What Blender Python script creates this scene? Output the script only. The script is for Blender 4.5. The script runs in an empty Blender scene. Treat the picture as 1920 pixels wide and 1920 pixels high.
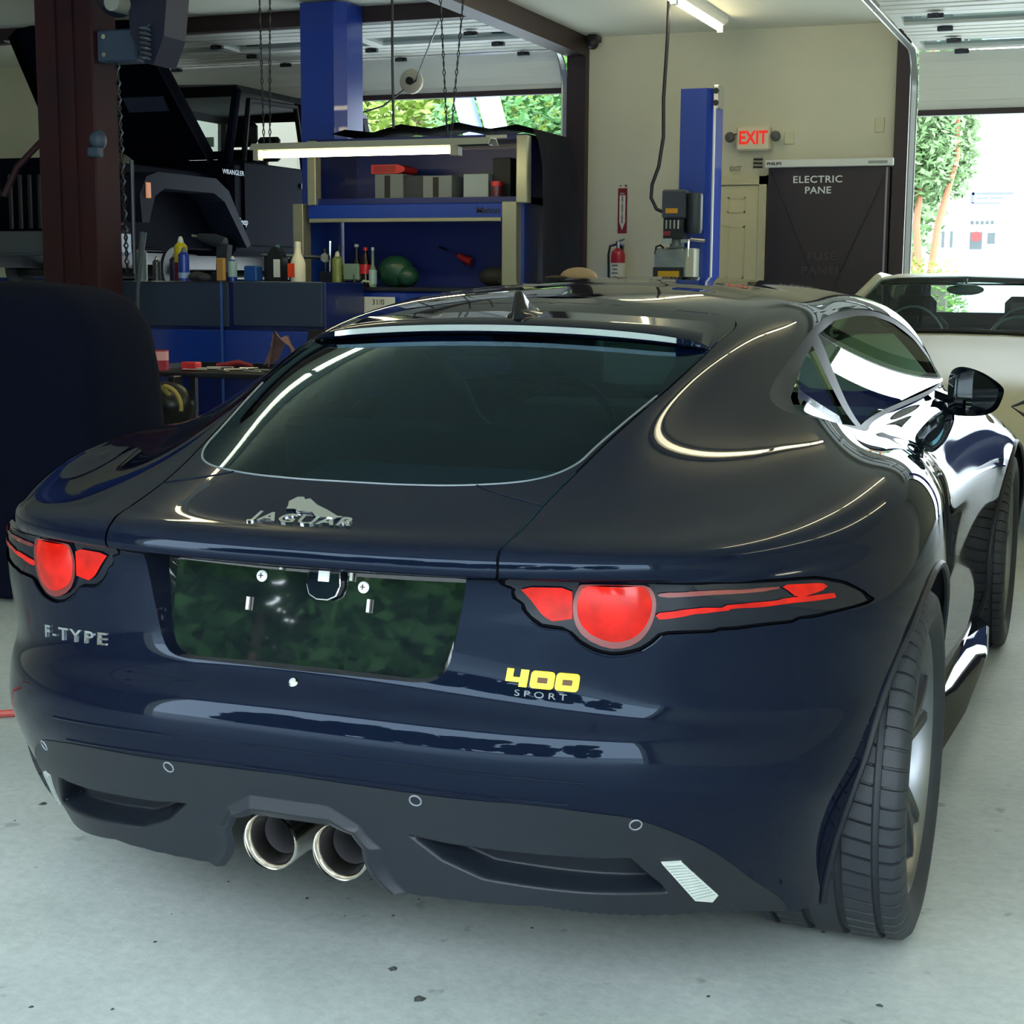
import bpy, bmesh, math, random
import numpy as np
from mathutils import Matrix, Vector
random.seed(7)
sc = bpy.context.scene
COL = sc.collection
PI = math.pi

# ------------------------------------------------------------------ camera, sky, exposure
def lin(h):
    h = h.lstrip('#'); o = []
    for i in (0, 2, 4):
        c = int(h[i:i+2], 16) / 255
        o.append(c / 12.92 if c <= .04045 else ((c + .055) / 1.055) ** 2.4)
    return tuple(o) + (1,)

yaw, pit, rol = math.radians(21.1743), math.radians(8.3509), math.radians(.3733)
fw = Vector((-math.sin(yaw)*math.cos(pit), math.cos(yaw)*math.cos(pit), -math.sin(pit)))
rt = fw.cross(Vector((0, 0, 1))).normalized(); up = rt.cross(fw)
r2 = rt*math.cos(rol) + up*math.sin(rol); u2 = up*math.cos(rol) - rt*math.sin(rol)
cm = Matrix((r2, u2, -fw)).transposed().to_4x4(); cm.translation = (1.2775, -2.2313, 1.2798)
cd = bpy.data.cameras.new('camera'); cd.sensor_width = 36; cd.lens = 2969.4/1920*36; cd.clip_start = .05
co = bpy.data.objects.new('camera', cd); co.matrix_world = cm; COL.objects.link(co); sc.camera = co

w = bpy.data.worlds.new('overcast_sky'); sc.world = w; w.use_nodes = True
bg = w.node_tree.nodes['Background']
bg.inputs[0].default_value = (.80, .92, 1.0, 1); bg.inputs[1].default_value = SKY_STRENGTH = 19.0
sc.view_settings.view_transform = 'Standard'; sc.view_settings.look = 'None'
sc.view_settings.gamma = 1; sc.view_settings.use_curve_mapping = False
sc.view_settings.exposure = -0.5
try:
    sc.cycles.max_bounces = 10; sc.cycles.diffuse_bounces = 5; sc.cycles.glossy_bounces = 5
    sc.cycles.transparent_max_bounces = 12; sc.cycles.sample_clamp_indirect = 6
except Exception: pass

# ------------------------------------------------------------------ materials
MATS = {}
def mat(name, col, rough=.5, metal=0, coat=0, spec=.5, emit=None, estr=0, noise=None, bump=None, alpha=None, sheen=0):
    """noise=(scale, amount, second colour); bump=(scale, strength)"""
    if name in MATS: return MATS[name]
    m = bpy.data.materials.new(name); m.use_nodes = True
    nt = m.node_tree; b = nt.nodes['Principled BSDF']
    c = lin(col) if isinstance(col, str) else tuple(col)
    if len(c) == 3: c = c + (1,)
    b.inputs['Base Color'].default_value = c
    b.inputs['Roughness'].default_value = rough; b.inputs['Metallic'].default_value = metal
    b.inputs['Coat Weight'].default_value = coat; b.inputs['Coat Roughness'].default_value = .02
    b.inputs['Specular IOR Level'].default_value = spec
    if sheen: b.inputs['Sheen Weight'].default_value = sheen
    if emit:
        b.inputs['Emission Color'].default_value = lin(emit); b.inputs['Emission Strength'].default_value = estr
    if noise or bump:
        tc = nt.nodes.new('ShaderNodeTexCoord')
    if noise:
        n = nt.nodes.new('ShaderNodeTexNoise'); n.inputs['Scale'].default_value = noise[0]; n.inputs['Detail'].default_value = 6
        nt.links.new(tc.outputs['Object'], n.inputs['Vector'])
        r = nt.nodes.new('ShaderNodeValToRGB'); r.color_ramp.elements[0].position = .5 - noise[1]; r.color_ramp.elements[1].position = .5 + noise[1]
        r.color_ramp.elements[0].color = c; r.color_ramp.elements[1].color = lin(noise[2])
        nt.links.new(n.outputs['Fac'], r.inputs[0]); nt.links.new(r.outputs[0], b.inputs['Base Color'])
    if bump:
        n = nt.nodes.new('ShaderNodeTexNoise'); n.inputs['Scale'].default_value = bump[0]; n.inputs['Detail'].default_value = 4
        nt.links.new(tc.outputs['Object'], n.inputs['Vector'])
        bn = nt.nodes.new('ShaderNodeBump'); bn.inputs['Strength'].default_value = bump[1]; bn.inputs['Distance'].default_value = .01
        nt.links.new(n.outputs['Fac'], bn.inputs['Height']); nt.links.new(bn.outputs[0], b.inputs['Normal'])
    MATS[name] = m
    return m

def glass_mat(name, tint, ior=1.5, rough=0.0, sheen_col=(1, 1, 1, 1)):
    """thin pane: tinted see-through layer under a mirror-like coat"""
    if name in MATS: return MATS[name]
    m = bpy.data.materials.new(name); m.use_nodes = True; nt = m.node_tree
    for n in list(nt.nodes): nt.nodes.remove(n)
    out = nt.nodes.new('ShaderNodeOutputMaterial'); mx = nt.nodes.new('ShaderNodeMixShader')
    tr = nt.nodes.new('ShaderNodeBsdfTransparent'); gl = nt.nodes.new('ShaderNodeBsdfGlossy'); fr = nt.nodes.new('ShaderNodeFresnel')
    tr.inputs[0].default_value = lin(tint) if isinstance(tint, str) else tint
    gl.inputs[0].default_value = sheen_col; gl.inputs['Roughness'].default_value = rough; fr.inputs[0].default_value = ior
    # same mirror strength from both faces of the pane
    ge = nt.nodes.new('ShaderNodeNewGeometry'); mr = nt.nodes.new('ShaderNodeMapRange')
    mr.inputs['To Min'].default_value = ior; mr.inputs['To Max'].default_value = 1/ior
    nt.links.new(ge.outputs['Backfacing'], mr.inputs['Value']); nt.links.new(mr.outputs[0], fr.inputs[0])
    nt.links.new(fr.outputs[0], mx.inputs[0]); nt.links.new(tr.outputs[0], mx.inputs[1]); nt.links.new(gl.outputs[0], mx.inputs[2])
    nt.links.new(mx.outputs[0], out.inputs[0])
    MATS[name] = m
    return m

# ------------------------------------------------------------------ object helpers
def tag(o, label=None, cat=None, group=None, kind=None):
    if label: o['label'] = label
    if cat: o['category'] = cat
    if group: o['group'] = group
    if kind: o['kind'] = kind
    return o
def thing(name, label, cat, loc=(0, 0, 0), rotz=0, group=None, kind=None):
    o = bpy.data.objects.new(name, None); COL.objects.link(o); o.empty_display_size = .1
    o.location = loc; o.rotation_euler = (0, 0, rotz)
    return tag(o, label, cat, group, kind)

class MB:
    """collects shapes in world (or local) coordinates, then links them as one mesh object"""
    def __init__(s): s.v = []; s.f = []; s.sm = []
    def add(s, v, f, smooth=False):
        o = len(s.v); s.v += [tuple(p) for p in v]; s.f += [tuple(i+o for i in q) for q in f]; s.sm += [smooth]*len(f); return s
    def box(s, x0, x1, y0, y1, z0, z1, bev=0, rot=None):
        if bev > 0:
            b = min(bev, .49*min(abs(x1-x0), abs(y1-y0), abs(z1-z0)))
            v = []; 
            for sx in (0, 1):
                for sy in (0, 1):
                    for sz in (0, 1):
                        X = (x0, x1)[sx]; Y = (y0, y1)[sy]; Z = (z0, z1)[sz]
                        ix = b if not sx else -b; iy = b if not sy else -b; iz = b if not sz else -b
                        v += [(X, Y+iy, Z+iz), (X+ix, Y, Z+iz), (X+ix, Y+iy, Z)]
            bm = bmesh.new(); vs = [bm.verts.new(p) for p in v]
            r = bmesh.ops.convex_hull(bm, input=vs)
            bmesh.ops.recalc_face_normals(bm, faces=bm.faces[:])
            bm.verts.index_update(); V = [tuple(p.co) for p in bm.verts]; F = [[p.index for p in f.verts] for f in bm.faces]; bm.free()
        else:
            V = [(x, y, z) for x in (x0, x1) for y in (y0, y1) for z in (z0, z1)]
            F = [(0, 1, 3, 2), (4, 6, 7, 5), (0, 4, 5, 1), (2, 3, 7, 6), (0, 2, 6, 4), (1, 5, 7, 3)]
        if rot is not None:
            c = Vector(((x0+x1)/2, (y0+y1)/2, (z0+z1)/2)); V = [tuple(rot @ (Vector(p)-c) + c) for p in V]
        return s.add(V, F)
    def tube(s, pts, r, n=8, cap=True, smooth=True):
        pts = [Vector(p) for p in pts]; rs = r if isinstance(r, (list, tuple)) else [r]*len(pts)
        V = []; F = []; prev = None
        for i, p in enumerate(pts):
            t = (pts[min(i+1, len(pts)-1)] - pts[max(i-1, 0)]).normalized()
            if prev is None:
                a = Vector((0, 0, 1)) if abs(t.z) < .9 else Vector((1, 0, 0)); u = t.cross(a).normalized()
            else:
                u = (prev - t*prev.dot(t)).normalized()
            prev = u; w_ = t.cross(u)
            V += [tuple(p + (u*math.cos(2*PI*k/n) + w_*math.sin(2*PI*k/n))*rs[i]) for k in range(n)]
        for i in range(len(pts)-1):
            F += [(i*n+k, i*n+(k+1) % n, (i+1)*n+(k+1) % n, (i+1)*n+k) for k in range(n)]
        s.add(V, F, smooth)
        if cap: s.add(V[:n], [tuple(range(n))[::-1]]); s.add(V[-n:], [tuple(range(n))])
        return s
    def lathe(s, prof, c=(0, 0, 0), axis='z', n=24, smooth=True):
        """prof: (radius, height) list"""
        V = []; m = len(prof)
        for k in range(n):
            a = 2*PI*k/n
            for r, h in prof:
                p = (r*math.cos(a), r*math.sin(a), h)
                if axis == 'x': p = (h, r*math.cos(a), r*math.sin(a))
                if axis == 'y': p = (r*math.sin(a), h, r*math.cos(a))
                V.append((p[0]+c[0], p[1]+c[1], p[2]+c[2]))
        F = [(k*m+i, ((k+1) % n)*m+i, ((k+1) % n)*m+i+1, k*m+i+1) for k in range(n) for i in range(m-1)]
        return s.add(V, F, smooth)
    def prism(s, poly, d0, d1, plane='xz', smooth=False):
        """poly extruded from d0 to d1 along the third axis"""
        def P(a, b, d): return {'xz': (a, d, b), 'xy': (a, b, d), 'yz': (d, a, b)}[plane]
        n = len(poly); V = [P(a, b, d0) for a, b in poly] + [P(a, b, d1) for a, b in poly]
        F = [(i, (i+1) % n, (i+1) % n+n, i+n) for i in range(n)] + [tuple(range(n))[::-1], tuple(range(n, 2*n))]
        return s.add(V, F, smooth)
    def grid(s, rows, smooth=True, closed=False):
        n = len(rows[0]); V = [p for r in rows for p in r]
        F = [(i*n+j, i*n+(j+1) % n, (i+1)*n+(j+1) % n, (i+1)*n+j) for i in range(len(rows)-1) for j in range(n if closed else n-1)]
        return s.add(V, F, smooth)
    def ball(s, c, r, n=16, m=10):
        rx, ry, rz = r if isinstance(r, (tuple, list)) else (r, r, r)
        V = [(c[0]+rx*math.sin(PI*i/m)*math.cos(2*PI*k/n), c[1]+ry*math.sin(PI*i/m)*math.sin(2*PI*k/n), c[2]+rz*math.cos(PI*i/m)) for i in range(m+1) for k in range(n)]
        F = [(i*n+k, (i+1)*n+k, (i+1)*n+(k+1) % n, i*n+(k+1) % n) for i in range(m) for k in range(n)]
        return s.add(V, F, True)
    def build(s, name, m, parent=None, world=True, fix=True):
        me = bpy.data.meshes.new(name); me.from_pydata(s.v, [], s.f)
        if fix:
            bm = bmesh.new(); bm.from_mesh(me); bmesh.ops.remove_doubles(bm, verts=bm.verts[:], dist=1e-6)
            bmesh.ops.recalc_face_normals(bm, faces=bm.faces[:]); 
            bm.to_mesh(me); bm.free()
            sm = any(s.sm)
            if sm:
                me.polygons.foreach_set('use_smooth', [True]*len(me.polygons))
                try: me.set_sharp_from_angle(angle=math.radians(38))
                except Exception: pass
        else:
            me.polygons.foreach_set('use_smooth', s.sm)
        me.update()
        return link(name, me, m, parent, world)
def link(name, me, m, parent=None, world=True):
    o = bpy.data.objects.new(name, me); COL.objects.link(o)
    for k in (m if isinstance(m, (list, tuple)) else [m]):
        if k is not None: me.materials.append(k)
    if parent is not None:
        o.parent = parent
        if world and parent.type == 'EMPTY': o.location = -Vector(parent.location)
    return o
def struct(name, mb, m, parent=None):
    o = mb.build(name, m, parent)
    if parent is None: o['kind'] = 'structure'
    return o
def solo(name, mb, m, label, cat, group=None):
    return tag(mb.build(name, m), label, cat, group)
def dup(root, loc, rotz=0, label=None):
    r = root.copy(); COL.objects.link(r); r.location = loc; r.rotation_euler = (0, 0, rotz)
    if label: r['label'] = label
    for ch in list(root.children):
        c = ch.copy(); COL.objects.link(c); c.parent = r
        for g in ch.children:
            d = g.copy(); COL.objects.link(d); d.parent = c
    return r
def text_mesh(s, size=1, ext=.01, xs=1.0, bev=0, align='CENTER', spacing=1.0, off=0):
    """lettering as mesh data, upright in the XZ plane facing -Y, centred on the baseline"""
    cu = bpy.data.curves.new('lettering', 'FONT'); cu.body = s; cu.size = size; cu.extrude = ext; cu.bevel_depth = bev
    cu.align_x = align; cu.space_character = spacing; cu.offset = off; cu.resolution_u = 3
    o = bpy.data.objects.new('lettering', cu); COL.objects.link(o)
    dg = bpy.context.evaluated_depsgraph_get(); me = bpy.data.meshes.new_from_object(o.evaluated_get(dg))
    COL.objects.unlink(o); bpy.data.objects.remove(o)
    V = np.empty(len(me.vertices)*3); me.vertices.foreach_get('co', V); V = V.reshape(-1, 3)
    F = [tuple(p.vertices) for p in me.polygons]; bpy.data.meshes.remove(me)
    return np.stack([V[:, 0]*xs, -V[:, 2], V[:, 1]], 1), F
def letters(s, origin, size, parent, m, name='lettering', ext=.004, xs=1, rot=None, **k):
    V, F = text_mesh(s, size, ext, xs, **k)
    R = Matrix.Identity(3) if rot is None else rot
    mb = MB(); mb.add([tuple(R @ Vector(v) + Vector(origin)) for v in V], F)
    return mb.build(name, m, parent, fix=False)
# ------------------------------------------------------------------ shared materials
PAINT = mat('black_car_paint', (.0025, .0042, .012), .022, 0, 0, .19)
PAINT.node_tree.nodes['Principled BSDF'].inputs['Specular Tint'].default_value = (.62, .80, 1, 1)
GLOSSBLK = mat('gloss_black_plastic', (.003, .0045, .010), .05, 0, 0, .35)
SATIN = mat('satin_black_plastic', (.0055, .008, .013), .40, 0, 0, .35, bump=(900, .15))
TRIMGREY = mat('satin_dark_grey_trim', (.014, .019, .028), .45, 0, 0, .15)
RUBBER = mat('tyre_rubber', (.012, .016, .022), .62, bump=(300, .1))
SEAL = mat('black_rubber_seal', (.001, .0015, .003), .8, 0, 0, .05)
CHROME = mat('chrome', (.9, .92, .95), .12, 1)
STEEL = mat('brushed_steel', (.62, .62, .6), .25, 1)
DARKSTEEL = mat('dark_gunmetal', (.03, .034, .042), .3, .6)
REDLENS = mat('red_lamp_lens', '#c8160a', .16, 0, .1, .22, noise=(26, .22, '#8f0d06'))
REDDARK = mat('deep_red_lamp_lens', '#5e070a', .25, 0, 1.0)
YELLOW = mat('yellow_enamel', '#ffd800', .3, 0, .4)
WHITEP = mat('white_plastic', '#e4e8e4', .4)
BLACKP = mat('black_plastic', (.008, .009, .013), .45)
# ---- control targets of the black coupe's skin: row (feature line) -> {column: (x, y, z)}
T = {
0:{0:(0,.10,.22),3:(.5,.18,.20),4:(.62,.28,.19),5:(.70,.38,.18),6:(.78,.47,.17),7:(.835,.60,.16),8:(.87,.93,.16),10:(.86,1.6,.17),13:(.85,3.0,.17),15:(.88,3.55,.17),17:(.82,4.15,.18),18:(.66,4.36,.19),20:(0,4.46,.2)},
1:{0:(0,.06,.32),2:(.36,.09,.31),3:(.52,.145,.31),4:(.65,.235,.30),5:(.74,.33,.29),6:(.81,.43,.28),7:(.86,.60,.28),8:(.91,.93,.27),9:(.90,1.3,.24),10:(.885,1.6,.24),12:(.875,2.5,.24),13:(.875,3,.24),15:(.92,3.55,.27),17:(.85,4.15,.27),18:(.68,4.38,.28),20:(0,4.48,.28)},
2:{0:(0,.03,.43),1:(.18,.035,.43),2:(.36,.06,.425),3:(.52,.11,.415),4:(.66,.195,.405),5:(.765,.30,.395),6:(.835,.41,.39),7:(.885,.59,.39),8:(.94,.93,.38),9:(.915,1.3,.36),10:(.875,1.6,.36),11:(.86,2.0,.36),12:(.86,2.5,.36),13:(.87,3.0,.36),15:(.925,3.55,.38),17:(.86,4.15,.36),18:(.68,4.38,.36),20:(0,4.48,.36)},
3:{0:(0,.005,.487),1:(.18,.012,.485),2:(.36,.035,.478),3:(.52,.085,.468),4:(.655,.165,.46),5:(.765,.275,.45),6:(.845,.395,.45),7:(.90,.58,.46),8:(.953,.93,.47),9:(.925,1.3,.46),10:(.88,1.6,.46),11:(.865,2,.46),12:(.865,2.5,.46),13:(.875,3,.46),15:(.94,3.55,.47),17:(.87,4.15,.46),18:(.68,4.38,.44),20:(0,4.48,.44)},
4:{0:(0,.015,.575),1:(.18,.022,.573),2:(.36,.045,.565),3:(.52,.092,.557),4:(.655,.175,.545),5:(.765,.287,.535),6:(.845,.405,.53),7:(.91,.58,.55),8:(.96,.93,.56),9:(.93,1.3,.56),10:(.885,1.6,.56),11:(.87,2,.56),12:(.875,2.5,.56),13:(.885,3,.56),15:(.945,3.55,.56),17:(.865,4.15,.54),18:(.67,4.37,.51),20:(0,4.475,.51)},
5:{0:(0,.06,.625),1:(.18,.065,.622),2:(.36,.085,.612),3:(.52,.125,.602),4:(.655,.20,.59),5:(.76,.305,.58),6:(.843,.42,.585),7:(.92,.58,.61),8:(.962,.93,.63),9:(.935,1.3,.64),10:(.895,1.6,.65),11:(.885,2,.66),12:(.885,2.5,.66),13:(.90,3,.66),15:(.94,3.55,.65),17:(.85,4.15,.6),18:(.65,4.35,.56),20:(0,4.46,.56)},
6:{0:(0,.068,.715),2:(.36,.088,.715),3:(.52,.125,.71),4:(.655,.185,.705),5:(.765,.29,.70),6:(.86,.415,.70),7:(.93,.60,.71),8:(.96,.93,.72),9:(.93,1.3,.73),10:(.90,1.6,.73),11:(.895,2,.74),12:(.89,2.5,.74),13:(.905,3,.74),15:(.93,3.55,.72),17:(.83,4.15,.65),18:(.62,4.32,.6),20:(0,4.44,.6)},
7:{0:(0,.064,.797),1:(.18,.067,.798),2:(.36,.083,.80),3:(.52,.124,.80),4:(.655,.186,.795),5:(.77,.29,.785),6:(.86,.43,.785),7:(.925,.63,.79),8:(.95,.93,.80),9:(.925,1.3,.81),10:(.885,1.6,.81),11:(.88,2,.82),12:(.87,2.5,.83),13:(.89,3,.81),15:(.90,3.55,.77),17:(.80,4.15,.68),18:(.60,4.3,.63),20:(0,4.42,.625)},
8:{0:(0,.034,.811),1:(.18,.038,.811),2:(.36,.056,.812),3:(.515,.101,.812),4:(.645,.174,.813),5:(.755,.297,.815),6:(.843,.45,.825),7:(.91,.65,.84),8:(.938,.93,.855),9:(.91,1.3,.855),10:(.865,1.6,.85),11:(.86,2,.86),12:(.85,2.5,.865),13:(.87,3,.845),15:(.88,3.55,.79),17:(.78,4.15,.69),18:(.58,4.28,.645),20:(0,4.4,.64)},
9:{0:(0,.042,.849),1:(.18,.046,.849),2:(.36,.064,.850),3:(.51,.110,.851),4:(.635,.182,.852),5:(.735,.31,.855),6:(.81,.48,.87),7:(.875,.68,.895),8:(.905,.93,.905),9:(.87,1.3,.905),10:(.82,1.6,.90),11:(.825,2,.90),12:(.82,2.5,.905),13:(.83,3,.89),15:(.84,3.55,.815),17:(.72,4.1,.705),20:(0,4.36,.66)},
10:{0:(0,.085,.864),1:(.18,.09,.865),2:(.345,.12,.873),3:(.47,.18,.872),4:(.575,.28,.876),5:(.665,.42,.885),6:(.74,.57,.90),7:(.81,.75,.925),8:(.845,.95,.935),9:(.80,1.3,.935),10:(.76,1.6,.925),11:(.77,2,.925),12:(.785,2.5,.935),13:(.78,3,.925),15:(.76,3.55,.835),17:(.62,4.0,.725),20:(0,4.2,.70)},
11:{0:(0,.15,.886),1:(.18,.165,.888),2:(.33,.215,.905),3:(.45,.36,.92),4:(.53,.48,.93),5:(.60,.62,.94),6:(.67,.78,.95),7:(.73,.92,.955),8:(.75,1.1,.955),9:(.735,1.35,.95),10:(.715,1.65,.945),11:(.72,2,.945),12:(.75,2.5,.95),13:(.74,2.95,.945),15:(.66,3.4,.855),17:(.5,3.75,.77),20:(0,3.9,.76)},
12:{0:(0,.26,.928),1:(.17,.28,.932),2:(.29,.34,.947),3:(.40,.45,.975),4:(.47,.60,1.0),5:(.535,.75,1.02),6:(.59,.88,1.03),7:(.63,1.0,1.035),8:(.655,1.15,1.03),9:(.68,1.4,1.01),10:(.68,1.65,1.0),11:(.685,2,1.0),12:(.72,2.5,1.0),13:(.73,2.92,.985),15:(.60,3.15,.93),17:(.42,3.3,.89),20:(0,3.35,.90)},
13:{0:(0,.56,1.032),1:(.17,.58,1.036),2:(.31,.64,1.047),3:(.42,.72,1.065),4:(.475,.85,1.085),5:(.52,.98,1.10),6:(.555,1.10,1.11),7:(.58,1.22,1.12),8:(.60,1.35,1.125),9:(.615,1.52,1.13),10:(.62,1.72,1.125),11:(.63,1.98,1.12),12:(.675,2.45,1.125),13:(.675,2.82,1.10),15:(.50,2.85,1.06),17:(.33,2.95,1.05),20:(0,3.0,1.06)},
14:{0:(0,.90,1.140),1:(.17,.91,1.141),2:(.33,.94,1.140),3:(.42,1.0,1.145),4:(.455,1.1,1.165),5:(.48,1.2,1.18),6:(.5,1.3,1.19),7:(.515,1.42,1.20),8:(.53,1.52,1.205),9:(.54,1.65,1.208),10:(.55,1.78,1.21),11:(.56,1.97,1.205),12:(.60,2.34,1.215),13:(.59,2.64,1.205),15:(.43,2.62,1.185),17:(.28,2.7,1.185),20:(0,2.8,1.18)},
15:{0:(0,1.2,1.207),1:(.13,1.22,1.21),2:(.25,1.27,1.213),3:(.32,1.33,1.22),4:(.36,1.42,1.228),5:(.385,1.5,1.233),6:(.40,1.57,1.238),7:(.41,1.64,1.242),8:(.42,1.7,1.245),9:(.425,1.78,1.247),10:(.43,1.87,1.25),11:(.43,1.97,1.25),12:(.425,2.18,1.262),13:(.42,2.38,1.264),15:(.33,2.42,1.255),17:(.2,2.5,1.255),20:(0,2.7,1.25)},
16:{0:(0,1.5,1.25),5:(0,1.75,1.275),8:(0,1.88,1.285),10:(0,2.0,1.29),11:(0,2.1,1.293),13:(0,2.3,1.295),16:(0,2.5,1.29),20:(0,2.64,1.272)},
}
NR,NC=17,21
def ext(n0,n1,sym):
    """matrix from control points to net with one ghost on each side; sym=(lo,hi) each +1,-1 (mirror sign) or 0 (linear)"""
    A=np.zeros((n0+2,n0));A[1:-1]=np.eye(n0)
    for row,(i0,i1),s in ((0,(0,1),sym[0]),(n0+1,(n0-1,n0-2),sym[1])):
        if s==0: A[row,i0]=2;A[row,i1]=-1
        else: A[row,i1]=s
    return A
def bs(t):
    return np.array([(1-t)**3,3*t**3-6*t**2+4,-3*t**3+3*t**2+3*t+1,t**3])/6
def basis(n,us):
    B=np.zeros((len(us),n+2))
    for k,u in enumerate(us):
        i=min(int(u),n-2);t=u-i;B[k,i:i+4]=bs(t)
    return B
LAM3=.1
CREASE={7:.3,8:.03,9:.02,10:.1,4:.2,5:.3}
def fit(lam=.02):
    P=np.zeros((NR,NC,3))
    for k in range(3):
        s=-1 if k==0 else 1
        Eu=ext(NC,NC,(s,s));Ev=ext(NR,NR,(0,s))
        Bu=basis(NC,np.arange(NC))@Eu;Bv=basis(NR,np.arange(NR))@Ev
        rows=[];rhs=[]
        for r,d in T.items():
            for c,X in d.items():
                rows.append(np.outer(Bv[r],Bu[c]).ravel());rhs.append(X[k])
        D=lambda n:np.array([[1 if j==i else -2 if j==i+1 else 1 if j==i+2 else 0 for j in range(n+2)] for i in range(n)],float)
        Du=D(NC)@Eu;Dv=D(NR)@Ev
        D3=lambda n:np.array([[{0:-1,1:3,2:-3,3:1}.get(j-i,0) for j in range(n+2)] for i in range(n-1)],float)
        D3u=D3(NC)@Eu;D3v=D3(NR)@Ev
        for r in range(NR):
            e=np.zeros(NR);e[r]=1
            for c in range(NC-1):
                rows.append(LAM3*np.outer(e,D3u[c]).ravel());rhs.append(0)
        for c in range(NC):
            f=np.zeros(NC);f[c]=1
            for r in range(NR-1):
                w=LAM3*min(CREASE.get(r,1),CREASE.get(r+1,1),CREASE.get(r-1,1) if r in(9,10) else 1)
                rows.append(w*np.outer(D3v[r],f).ravel());rhs.append(0)
        for r in range(NR):
            e=np.zeros(NR);e[r]=1
            for c in range(NC):
                f=np.zeros(NC);f[c]=1
                rows.append(lam*np.outer(e,Du[c]).ravel());rhs.append(0)
                w=lam*CREASE.get(r,1)
                rows.append(w*np.outer(Dv[r],f).ravel());rhs.append(0)
        sol=np.linalg.lstsq(np.array(rows),np.array(rhs),rcond=None)[0]
        P[...,k]=sol.reshape(NR,NC)
    return P
def evalS(P,us,vs):
    """grid of points, shape (len(vs),len(us),3), and unit normals"""
    out=np.zeros((len(vs),len(us),3))
    for k in range(3):
        s=-1 if k==0 else 1
        out[...,k]=basis(NR,vs)@ext(NR,NR,(0,s))@P[...,k]@ext(NC,NC,(s,s)).T@basis(NC,us).T
    out[:,0,0]=0;out[:,-1,0]=0
    if vs[-1]==NR-1: out[-1,:,0]=0
    return out
# ------------------------------------------------------------------ building shell
CEIL, YB, YF, XL, XR = 3.17, 10.0, -2.95, -9.5, 4.6
WALL = mat('cream_wall_paint', '#d6d3bb', .75, noise=(1.3, .35, '#c9c6ad'), bump=(60, .08))
CEILM = mat('off_white_ceiling', '#dcdccb', .85)
BROWN = mat('dark_brown_paint', '#2a1a1e', .5)
WHITEDOOR = mat('white_door_steel', '#e6e7df', .45)
TRACK = mat('galvanised_track', (.45, .47, .46), .35, .8)
def concrete():
    m = bpy.data.materials.new('worn_concrete'); m.use_nodes = True; nt = m.node_tree; b = nt.nodes['Principled BSDF']
    tc = nt.nodes.new('ShaderNodeTexCoord')
    def noise(s, d=6, r=.6):
        n = nt.nodes.new('ShaderNodeTexNoise'); n.inputs['Scale'].default_value = s; n.inputs['Detail'].default_value = d; n.inputs['Roughness'].default_value = r
        nt.links.new(tc.outputs['Object'], n.inputs['Vector']); return n
    def ramp(src, p0, c0, p1, c1):
        r = nt.nodes.new('ShaderNodeValToRGB'); e = r.color_ramp.elements; e[0].position = p0; e[1].position = p1; e[0].color = c0; e[1].color = c1
        nt.links.new(src, r.inputs[0]); return r
    big = ramp(noise(.9).outputs['Fac'], .3, lin('#8f9896'), .72, lin('#b9c0bd'))
    fine = ramp(noise(38, 8, .7).outputs['Fac'], .35, (.72, .72, .72, 1), .62, (1, 1, 1, 1))
    spot = ramp(noise(14, 3, .5).outputs['Fac'], .27, (.35, .36, .36, 1), .33, (1, 1, 1, 1))
    m1 = nt.nodes.new('ShaderNodeMixRGB'); m1.blend_type = 'MULTIPLY'; m1.inputs[0].default_value = .6
    nt.links.new(big.outputs[0], m1.inputs[1]); nt.links.new(fine.outputs[0], m1.inputs[2])
    m2 = nt.nodes.new('ShaderNodeMixRGB'); m2.blend_type = 'MULTIPLY'; m2.inputs[0].default_value = .5
    nt.links.new(m1.outputs[0], m2.inputs[1]); nt.links.new(spot.outputs[0], m2.inputs[2]); nt.links.new(m2.outputs[0], b.inputs['Base Color'])
    b.inputs['Roughness'].default_value = .62
    bn = nt.nodes.new('ShaderNodeBump'); bn.inputs['Strength'].default_value = .25; bn.inputs['Distance'].default_value = .004
    nt.links.new(noise(60, 6, .7).outputs['Fac'], bn.inputs['Height']); nt.links.new(bn.outputs[0], b.inputs['Normal'])
    return m
struct('floor', MB().box(XL, XR, YF, YB, -.15, 0), concrete())
struct('ceiling', MB().box(XL-.2, XR+.2, YF-.2, YB+.2, CEIL, CEIL+.2), CEILM)
struct('wall_left', MB().box(XL-.2, XL, YF, YB, 0, CEIL), WALL)
struct('wall_right', MB().box(XR, XR+.2, YF, YB, 0, CEIL), WALL)
LX0, LX1, RX0, RX1 = -6.9, -2.98, -.33, 2.45        # rear door openings
struct('wall_back', MB().box(XL, LX0-.12, YB, YB+.2, 0, CEIL).box(LX1+.15, RX0-.10, YB, YB+.2, 0, CEIL).box(RX1+.12, XR, YB, YB+.2, 0, CEIL), WALL)
struct('wall_front', MB().box(XL, -3.6, YF-.2, YF, 0, CEIL).box(4.3, XR, YF-.2, YF, 0, CEIL).box(-3.6, 4.3, YF-.2, YF, 2.95, CEIL), WALL)
for k, (x0, x1) in enumerate(((LX1-.005, LX1+.15), (LX0-.12, LX0), (RX0-.10, RX0-.0), (RX1, RX1+.12))):
    struct('trim_%d' % (k+1), MB().box(x0, x1, YB-.09, YB+.2, 0, CEIL), BROWN)
struct('trim_5', MB().box(LX0, LX1, YB-.02, YB+.2, 3.09, CEIL), BROWN); struct('trim_6', MB().box(RX0, RX1, YB-.02, YB+.2, 3.05, CEIL), BROWN)
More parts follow.
